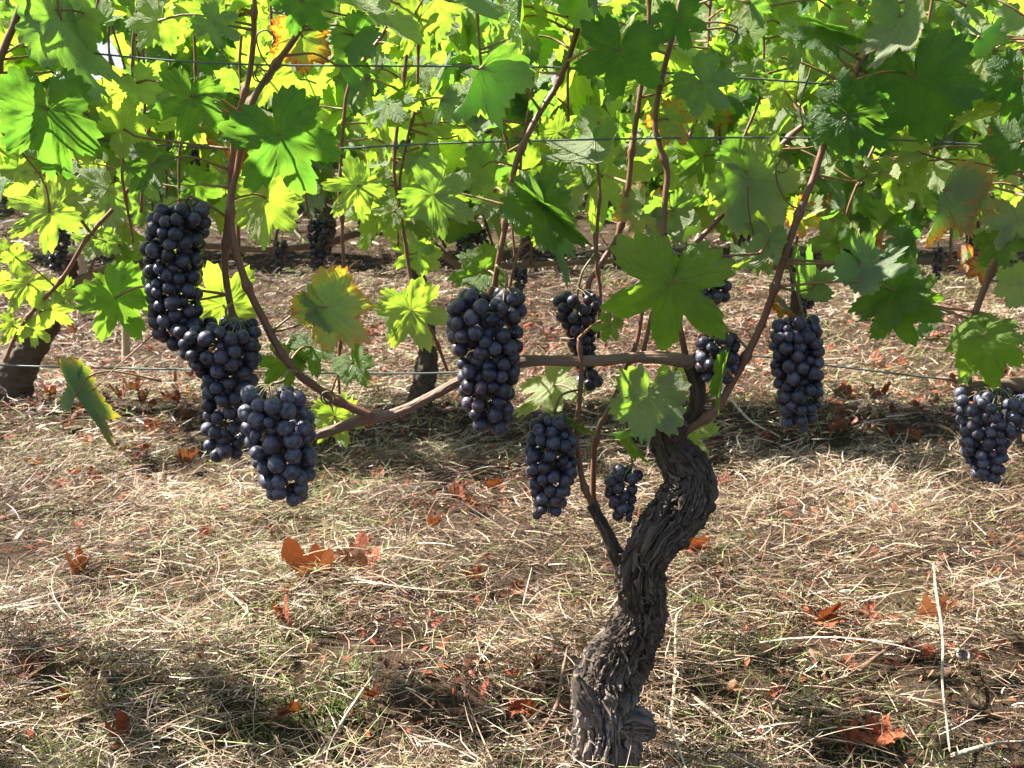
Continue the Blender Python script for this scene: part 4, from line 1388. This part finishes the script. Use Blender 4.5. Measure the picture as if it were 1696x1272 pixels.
Y2 = 2.65
G2 = 'grapevines of the second row'
ba = at(5, 690, Y2)
V2a = row_vine(gpt(ba.x, Y2), Y2, 'second-row grapevine at the left edge with thick dark leaning trunk', pxpts([(-5, 715, 40), (12, 660, 36), (32, 605, 29), (62, 555, 22), (92, 510, 18), (112, 468, 13), (118, 430, 9)], Y2),
         pxpts([(112, 470, 8), (160, 452, 7), (240, 420, 6), (330, 408, 5), (430, 414, 5), (480, 411, 4)], Y2), 8, -1.6, -0.52, 250, .05, .085, 1.2, G2, mass=22, zlow=.53)
ba = at(694, 700, Y2)
V2b = row_vine(gpt(ba.x, Y2), Y2, 'second-row grapevine in the centre, its short dark trunk left of the conical bunch', pxpts([(688, 712, 25), (698, 660, 20), (706, 610, 17), (708, 560, 13), (700, 500, 11), (690, 440, 10), (690, 395, 8)], Y2),
         pxpts([(480, 411, 5), (540, 404, 6), (600, 386, 6), (690, 388, 7), (735, 422, 7), (770, 442, 6), (840, 441, 5), (930, 436, 4)], Y2), 8, -0.55, 0.45, 250, .05, .085, 1.2, G2, mass=18, zlow=.53)
ba = at(1320, 690, Y2)
V2c = row_vine(gpt(ba.x, Y2), Y2, 'second-row grapevine hidden behind the narrow bunch right of the diagonal cane', pxpts([(1322, 705, 24), (1325, 640, 19), (1318, 570, 15), (1322, 500, 12), (1318, 440, 9)], Y2),
         pxpts([(930, 436, 4), (1040, 432, 5), (1180, 436, 6), (1318, 440, 7), (1450, 432, 6), (1600, 436, 4)], Y2), 9, 0.40, 1.6, 280, .05, .085, 1.2, G2, mass=22, zlow=.50)
# low-hanging leaves on the near side of the second row
for vine, x0, x1, y0, y1, cnt in ((V2a, 0, 320, 320, 470, 26), (V2b, 430, 960, 300, 420, 34), (V2c, 1120, 1700, 300, 470, 62)):
    for k in range(cnt):
        px, py = lr.uniform(x0, x1), y0 + (y1 - y0) * lr.random() ** 1.5
        if any(abs(px - bx) < 48 and -75 < py - by < 40 for bx, by in ((97, 410), (45, 280), (465, 420), (530, 400), (607, 382), (785, 412), (862, 465), (1337, 495), (1410, 430), (1553, 440), (1180, 470))):
            continue
        ang, ln = lr.gauss(math.pi / 2, .8), lr.uniform(24, 46)
        front_leaf((px, py), (px + ln * math.cos(ang), py + ln * math.sin(ang)), lr.uniform(2.2, 2.6), lr.gauss(0, 30), lr.gauss(0, 25), lr.choice(['flat', 'flat', 'curl', 'fold']), lr.choice('udds'),
                   min(1, max(0, lr.gauss(.35 if vine is V2c else .6, .28))), max(0, lr.gauss(.1, .2)), vine)
Y3 = 5.0
G3 = 'grapevines of the third row'
for k, lab in enumerate(('third-row grapevine behind the highest left bunch, small and half hidden', 'third-row grapevine seen over the thin shoot left of the conical bunch', 'third-row grapevine seen between the shoots above the horizontal cordon',
                         'third-row grapevine with low leaves behind the pale curled leaf at right', 'third-row grapevine at the right edge, deep behind the reddening leaves')):
    x = -2.1 + 1.1 * k + rr_.uniform(-.1, .1)
    b = gpt(x, Y3)
    h = b.z
    row_vine(b, Y3, lab, [(x, Y3, h - .03, .035), (x + rr_.gauss(0, .04), Y3, h + .15, .027), (x + rr_.gauss(0, .04), Y3, h + .3, .022), (x, Y3, h + .45, .015)],
             [(x - .5, Y3, h + .45, .008), (x - .25, Y3, h + .47, .01), (x, Y3, h + .45, .014), (x + .27, Y3, h + .46, .01), (x + .52, Y3, h + .45, .007)], 6, x - .62, x + .62, 230 if k < 2 else 270, .05, .085, h + .78, G3, zlow=h + (.20 if k < 2 else .08), mass=0, sdy=.07)
for q, (Yr, n) in enumerate(((6.6, 1900), (8.2, 2000), (9.8, 2100), (11.4, 2100), (13.2, 2200))):
    spots = []
    xw = Yr * 0.56 + 1.0
    hr = gzf(0, Yr)
    for k in range(n):
        x, y, z = rr_.uniform(-xw, xw), Yr + rr_.gauss(0, .16), rr_.triangular(.40, 1.6, .75) + hr
        if gap(*pix((x, y, z))):
            continue
        spots.append(((x, y, z), rand_leaf_rot(rr_), rr_.uniform(.07, .11), (min(1, max(0, rr_.gauss(.36, .28))), max(0, rr_.gauss(.02, .12)), rr_.random())))
    base = gpt(0, Yr)
    root = leaf_mass('distant_vines', None, (0, 0, 0), spots)
    tag(root, ['foliage mass of the fourth vine row', 'foliage mass of the fifth vine row', 'foliage mass of the sixth vine row', 'foliage mass of the seventh vine row', 'foliage mass of the rearmost vine row'][q], 'vine foliage', kind='stuff')
    parts = []
    x = -xw
    while x < xw:
        S = catmull(np.array([(x, Yr, hr - .05, .04), (x + rr_.gauss(0, .04), Yr, hr + .25, .03), (x + rr_.gauss(0, .04), Yr, hr + .6, .02)]), 8)
        parts.append(tube_arrays(S[:, :3], S[:, 3], 8))
        x += 1.05
    V, F, U = join_arrays(parts)
    o = obj('vine_trunks', mesh_np('vine_trunks', V, F, M_CORDON, True, U), root)

GB2 = 'grape bunches on the second row'
for prof, lab in (
    ([(365, 92, 112), (395, 80, 117), (425, 80, 112), (452, 85, 105)], 'small dark bunch at left above the leaning second-row trunk'),
    ([(250, 36, 50), (275, 34, 58), (306, 40, 55)], 'tiny dark bunch near the left edge under the big blue-green leaf'),
    ([(395, 455, 478), (420, 452, 476), (446, 455, 472)], 'tiny bunch on the rear cordon just left of the long rear bunch'),
    ([(358, 512, 550), (385, 507, 556), (415, 510, 545), (447, 512, 535)], 'long small bunch on the rear cordon right of the twin shoots'),
    ([(360, 594, 618), (380, 590, 624), (404, 600, 618)], 'tiny round bunch on the rear cordon left of the thin shoot'),
    ([(378, 765, 805), (405, 752, 812), (425, 760, 812), (448, 775, 815)], 'small bunch seen above the full conical central bunch'),
    ([(440, 850, 876), (465, 848, 875), (488, 855, 870)], 'tiny dark bunch just right of the top of the conical central bunch'),
    ([(400, 1016, 1034), (425, 1012, 1036), (450, 1016, 1030)], 'tiny dark bunch left of the big central leaf'),
    ([(475, 1325, 1350), (495, 1322, 1352), (515, 1328, 1346)], 'tiny dark bunch just above the narrow right-hand bunch'),
    ([(390, 1400, 1420), (430, 1393, 1424), (472, 1400, 1418)], 'small dark bunch left of the pale curled leaf at right'),
    ([(408, 1545, 1562), (440, 1542, 1564), (468, 1546, 1560)], 'tiny dark bunch below the dry curled leaf at right'),
    ([(245, 316, 330), (265, 312, 334), (286, 318, 328)], 'tiny dark bunch among leaves above the highest left bunch')):
    x, y = (prof[0][1] + prof[0][2]) / 2, prof[0][0]
    bunch(prof, Y2 - .05, 10.5, lab, [(x + 3, y - 14), (x, y)], .2, fill=.45, group=GB2, hi=False)

# the single old stakes that show between the rows
def stake(px0, py0, px1, py1, w, Y, label):
    a, b = at(px0, py0, Y), at(px1, py1, Y)
    a.z = gzf(a.x, a.y) - .03
    k = Y / FPX
    P = [(a.x, a.y, a.z, w * k), ((a.x + b.x) / 2 + .004, Y, (a.z + b.z) / 2, w * k * .95), (b.x, b.y, b.z, w * k * .9)]
    o = tube('wooden_stake', P, M_STAKE, 8, 30, None, lambda th, s, r: r * (1 + .12 * vn(np.cos(th) * 3, np.sin(th) * 3, s * 12, 4)), P[0][:3])
    o.location = P[0][:3]
    tag(o, label, 'stake')


stake(197, 470, 200, 300, 7, 3.4, 'pale thin wooden stake behind the left leaves')
stake(1432, 400, 1436, 280, 11, 4.0, 'weathered wooden stake among the far leaves at right')
stake(118, 330, 122, 60, 9, 4.0, 'grey wooden stake against the bright gap at top left')

# ------------------------------------------------------------------ fallen leaves, twigs, stalks
fr = random.Random(9)
FL = [  # px, py, half-length px, colour 0..1 (brown..orange..tan), tilt, label
    (512, 988, 62, .55, 14, 'large curled orange leaf lying on the sunlit straw, left half of a pair'), (600, 974, 56, .58, 18, 'orange-brown leaf lying against the large curled orange one on its right'),
    (130, 972, 36, .35, 20, 'curled red-brown leaf on sunlit straw at far left'), (195, 962, 30, .40, 25, 'crumpled brown leaf beside the curled red-brown one at far left'),
    (350, 906, 26, .62, 55, 'upright orange leaf scrap above the large orange leaf'), (372, 942, 18, .5, 20, 'small orange scrap below the upright orange leaf scrap'),
    (278, 882, 18, .55, 20, 'small orange leaf right of the dark hollow in the straw'), (757, 842, 24, .48, 40, 'red-brown leaf on the straw between the left and centre bunches'),
    (822, 822, 20, .3, 60, 'dark brown upright leaf left of the loose bunch by the suckers'), (722, 885, 22, .52, 25, 'orange leaf scrap below the red-brown leaf in the middle'),
    (640, 880, 18, .6, 20, 'small bright orange scrap in the middle straw'), (1145, 935, 36, .74, 65, 'bright orange curled leaf standing right of the trunk'),
    (1366, 1052, 38, .78, 70, 'bright orange crumpled leaf standing in shaded straw at right'), (1545, 1048, 46, .95, 20, 'large tan leaf lying behind the pale upright stalk'),
    (1400, 1243, 40, .72, 30, 'orange-brown leaf at the bottom edge, left one of a pair'), (1462, 1247, 42, .80, 40, 'tan-orange leaf at the bottom edge, right one of a pair'),
    (205, 1258, 44, .62, 25, 'red-orange leaf cut by the bottom edge at left'), (238, 768, 30, .50, 60, 'vivid red leaf on the straw beside a white scrap, below the withered leaf'),
    (1208, 1165, 24, .98, 50, 'pale beige leaf scrap right of the trunk foot'), (850, 1136, 20, .75, 30, 'orange leaf scrap left of the trunk foot'), (1250, 1228, 16, .6, 30, 'small orange scrap near the bottom right of the trunk'),
    (290, 658, 22, .52, 30, 'red leaf scrap under the lowest wire, left of the shouldered bunch'), (320, 635, 20, .55, 20, 'red scrap touching the lowest wire beside the shouldered bunch'), (225, 642, 18, .5, 25, 'red leaf scrap under the tip of the red-edged green leaf'),
    (140, 690, 26, .35, 20, 'brown leaf on shaded straw behind the withered green leaf'), (1387, 692, 20, .42, 20, 'brown leaf on straw right of the narrow right bunch'), (1518, 688, 18, .50, 40, 'red-brown leaf below the right stretch of the lowest wire'),
    (1445, 602, 22, .60, 20, 'reddish leaf just above the lowest wire at right'), (1372, 598, 18, .55, 20, 'reddish leaf right of the narrow right bunch near the wire'), (1490, 610, 16, .68, 30, 'orange leaf scrap beside the reddish one above the wire at right'),
    (1480, 795, 18, .5, 30, 'red-brown leaf on open straw at right'), (1350, 790, 16, .45, 20, 'small brown leaf on straw below the narrow right bunch'), (830, 690, 16, .6, 20, 'small orange leaf behind the tip of the conical central bunch'),
    (625, 800, 18, .62, 40, 'small red-orange leaf below the fork of the cane'), (590, 770, 20, .60, 30, 'red scrap under the fork of the cane, left of the small red-orange leaf'),
]


def fallen(P, L, col, tilt, label, group=None):
    o = obj('fallen_leaf', fr.choice(SHAPES['dry']))
    a = fr.uniform(0, 6.28)
    n = Vector((fr.gauss(0, .2), -math.tan(math.radians(tilt)) * fr.uniform(.6, 1.1), 1)).normalized()
    d = Vector((math.cos(a), math.sin(a), 0))
    d = d - n * d.dot(n)
    rot = leaf_basis(d, n, 0)
    o.rotation_mode = 'QUATERNION'
    o.rotation_quaternion = rot.to_quaternion()
    o.location = P + Vector((0, 0, .012 + L * .5 * math.sin(math.radians(tilt)))) - rot @ Vector((0, L * .25, 0))
    o.scale = (L * fr.uniform(.7, 1.0), L, L)
    o.color = (0, 0, col * (.85 if col < .9 else 1) - .03, 1)
    tag(o, label, 'fallen leaf', group or 'fallen vine leaves')


for px, py, hl, c, t, lab in FL:
    P = at_ground(px, py)
    L = hl * (P - Vector((0, 0, CAM_H))).dot(FWD) / FPX
    fallen(P, L, c, t, lab)
n = 0
while n < 150:
    px, py = fr.uniform(0, 1696), fr.uniform(520, 1230)
    if n < 45:
        px, py = fr.gauss(260, 90) if n < 30 else fr.gauss(1440, 110), fr.gauss(680, 45)
    if py > 850 and fr.random() < .6:
        continue
    P = at_ground(px, py)
    L = fr.uniform(.009, .026) * (1.7 if P.y > 2 else 1)
    fallen(P, L, fr.uniform(.1, .75), fr.uniform(5, 50), 'small dry reddish leaf scrap scattered in the straw', 'small leaf scraps in the straw')
    n += 1


def stick(pix_pts, r, mat, name, label, cat, group=None, lift=0.02):
    pts = []
    for q in pix_pts:
        P = at_ground(q[0], q[1])
        hz = q[2] if len(q) > 2 else lift
        pts.append((P.x, P.y, P.z + hz, r))
    m_ = len(pts)
    pts = [(a + fr.gauss(0, .004), b + fr.gauss(0, .004), c, rr * (1.15 - .6 * k / (m_ - 1))) for k, (a, b, c, rr) in enumerate(pts)]
    o = tube(name, pts, mat, 8, 60, None, lambda th, s, rr: rr * (1 + .22 * vn(np.cos(th), np.sin(th), s * 60, 3) + .35 * np.exp(-(((s + .01) % .06 - .03) / .002) ** 2)), pts[0][:3])
    o.location = pts[0][:3]
    tag(o, label, cat, group)


GT = 'twigs and stalks lying on the straw'
stick([(640, 1108), (700, 1085), (770, 1066), (790, 1064)], .0022, M_TWIG, 'twig', 'thin brown twig curving across the straw left of the trunk', 'twig', GT)
stick([(868, 1275, .02), (905, 1215, .03), (935, 1165, .05), (948, 1148, .06)], .0024, M_TWIG, 'twig', 'red-brown twig leaning against the foot of the trunk', 'twig', GT)
stick([(1410, 1135), (1470, 1100), (1530, 1075), (1575, 1062), (1680, 1040)], .0026, M_TWIG, 'twig', 'brown cane piece lying in front of the tan leaf at right', 'twig', GT)
stick([(1108, 1002, .03), (1155, 982, .045), (1205, 1012, .02)], .0022, M_TWIG, 'twig', 'bent red twig right of the middle of the trunk', 'twig', GT)
stick([(1195, 672, .05), (1240, 705, .03), (1290, 736, .02)], .0036, M_PALE, 'dry_stalk', 'thick pale stalk lying diagonally right of the trunk head', 'dry stalk', GT)
stick([(1541, 952, .02), (1547, 1030, .05), (1556, 1120, .06), (1560, 1200, .05), (1562, 1285, .03)], .0020, M_PALE, 'dry_stalk', 'long white straw stalk running up from the bottom at right', 'dry stalk', GT)
stick([(1575, 1274, .02), (1640, 1264, .025), (1720, 1250, .02)], .0026, M_PALE, 'dry_stalk', 'greenish pale stalk lying along the bottom right edge', 'dry stalk', GT)
stick([(530, 1268, .01), (590, 1190, .03), (638, 1122, .04)], .002, M_PALE, 'dry_stalk', 'straight pale stalk slanting over the wide grass tuft', 'dry stalk', GT)
stick([(375, 995, .02), (400, 1020, .02), (422, 1050, .02)], .0025, M_PALE, 'dry_stalk', 'short white stalk on sunlit straw left of the large orange leaf', 'dry stalk', GT)
stick([(1100, 1240, .02), (1108, 1160, .03), (1118, 1070, .04), (1122, 1050, .04)], .0024, M_PALE, 'dry_stalk', 'upright pale stalk close to the right of the trunk foot', 'dry stalk', GT)
stick([(1300, 1030, .01), (1320, 970, .02), (1345, 905, .03)], .002, M_TWIG, 'twig', 'dark thin twig standing in the straw left of the bright orange crumpled leaf', 'twig', GT)
stick([(1150, 1165, .01), (1200, 1220, .02), (1235, 1270, .02)], .0022, M_PALE, 'dry_stalk', 'pale stalk running down to the bottom edge right of the burl', 'dry stalk', GT)
stick([(190, 950), (250, 945), (330, 958), (345, 962)], .0022, M_PALE, 'dry_stalk', 'pale bent stalk beside the crumpled brown leaf at left', 'dry stalk', GT)
stick([(1190, 800, .03), (1300, 812, .03), (1420, 830, .02)], .002, M_TWIG, 'twig', 'dark twig lying level right of the trunk bend', 'twig', GT)

# small grey cup-shaped husk
P = at_ground(1592, 1112)
a = np.linspace(0, 2 * np.pi, 24, endpoint=False)
prof = [(0.002, -.008), (.008, -.006), (.0105, .000), (.0098, .004), (.0086, .003), (.0078, -.001), (.002, -.005)]
V = np.array([(r * math.cos(t), r * math.sin(t) * .85, z) for r, z in prof for t in a])
F = [(q * 24 + k, q * 24 + (k + 1) % 24, (q + 1) * 24 + (k + 1) % 24, (q + 1) * 24 + k) for q in range(len(prof) - 1) for k in range(24)]
o = obj('seed_husk', mesh_np('seed_husk', V, np.array(F), M_HUSK), None, P + Vector((0, 0, .024)))
o.rotation_euler = (.85, .15, 0)
o.scale = (.85, .85, .85)
tag(o, 'small grey cup-shaped husk right of the long white stalk', 'husk')

# small weed right of the trunk
P = at_ground(1165, 1028)
wd = thing('weed', 'small green leafy weed in the straw right of the trunk', 'weed', P)
for k in range(7):
    a = fr.uniform(0, 6.28)
    d = Vector((math.cos(a), math.sin(a) * .6, fr.uniform(.1, .7)))
    put_leaf(wd, P, P + d * .014 + Vector((0, 0, .018)), leaf_basis(d, Vector((0, -.5, 1)), 0), fr.uniform(.012, .02), fr.choice(SHAPES['flat']), (.6, 0, fr.random()))
tube('stem', [(P.x, P.y, P.z - .005, .001), (P.x + .002, P.y, P.z + .02, .001)], M_PETIOLE, 6, 6, wd, None, P)
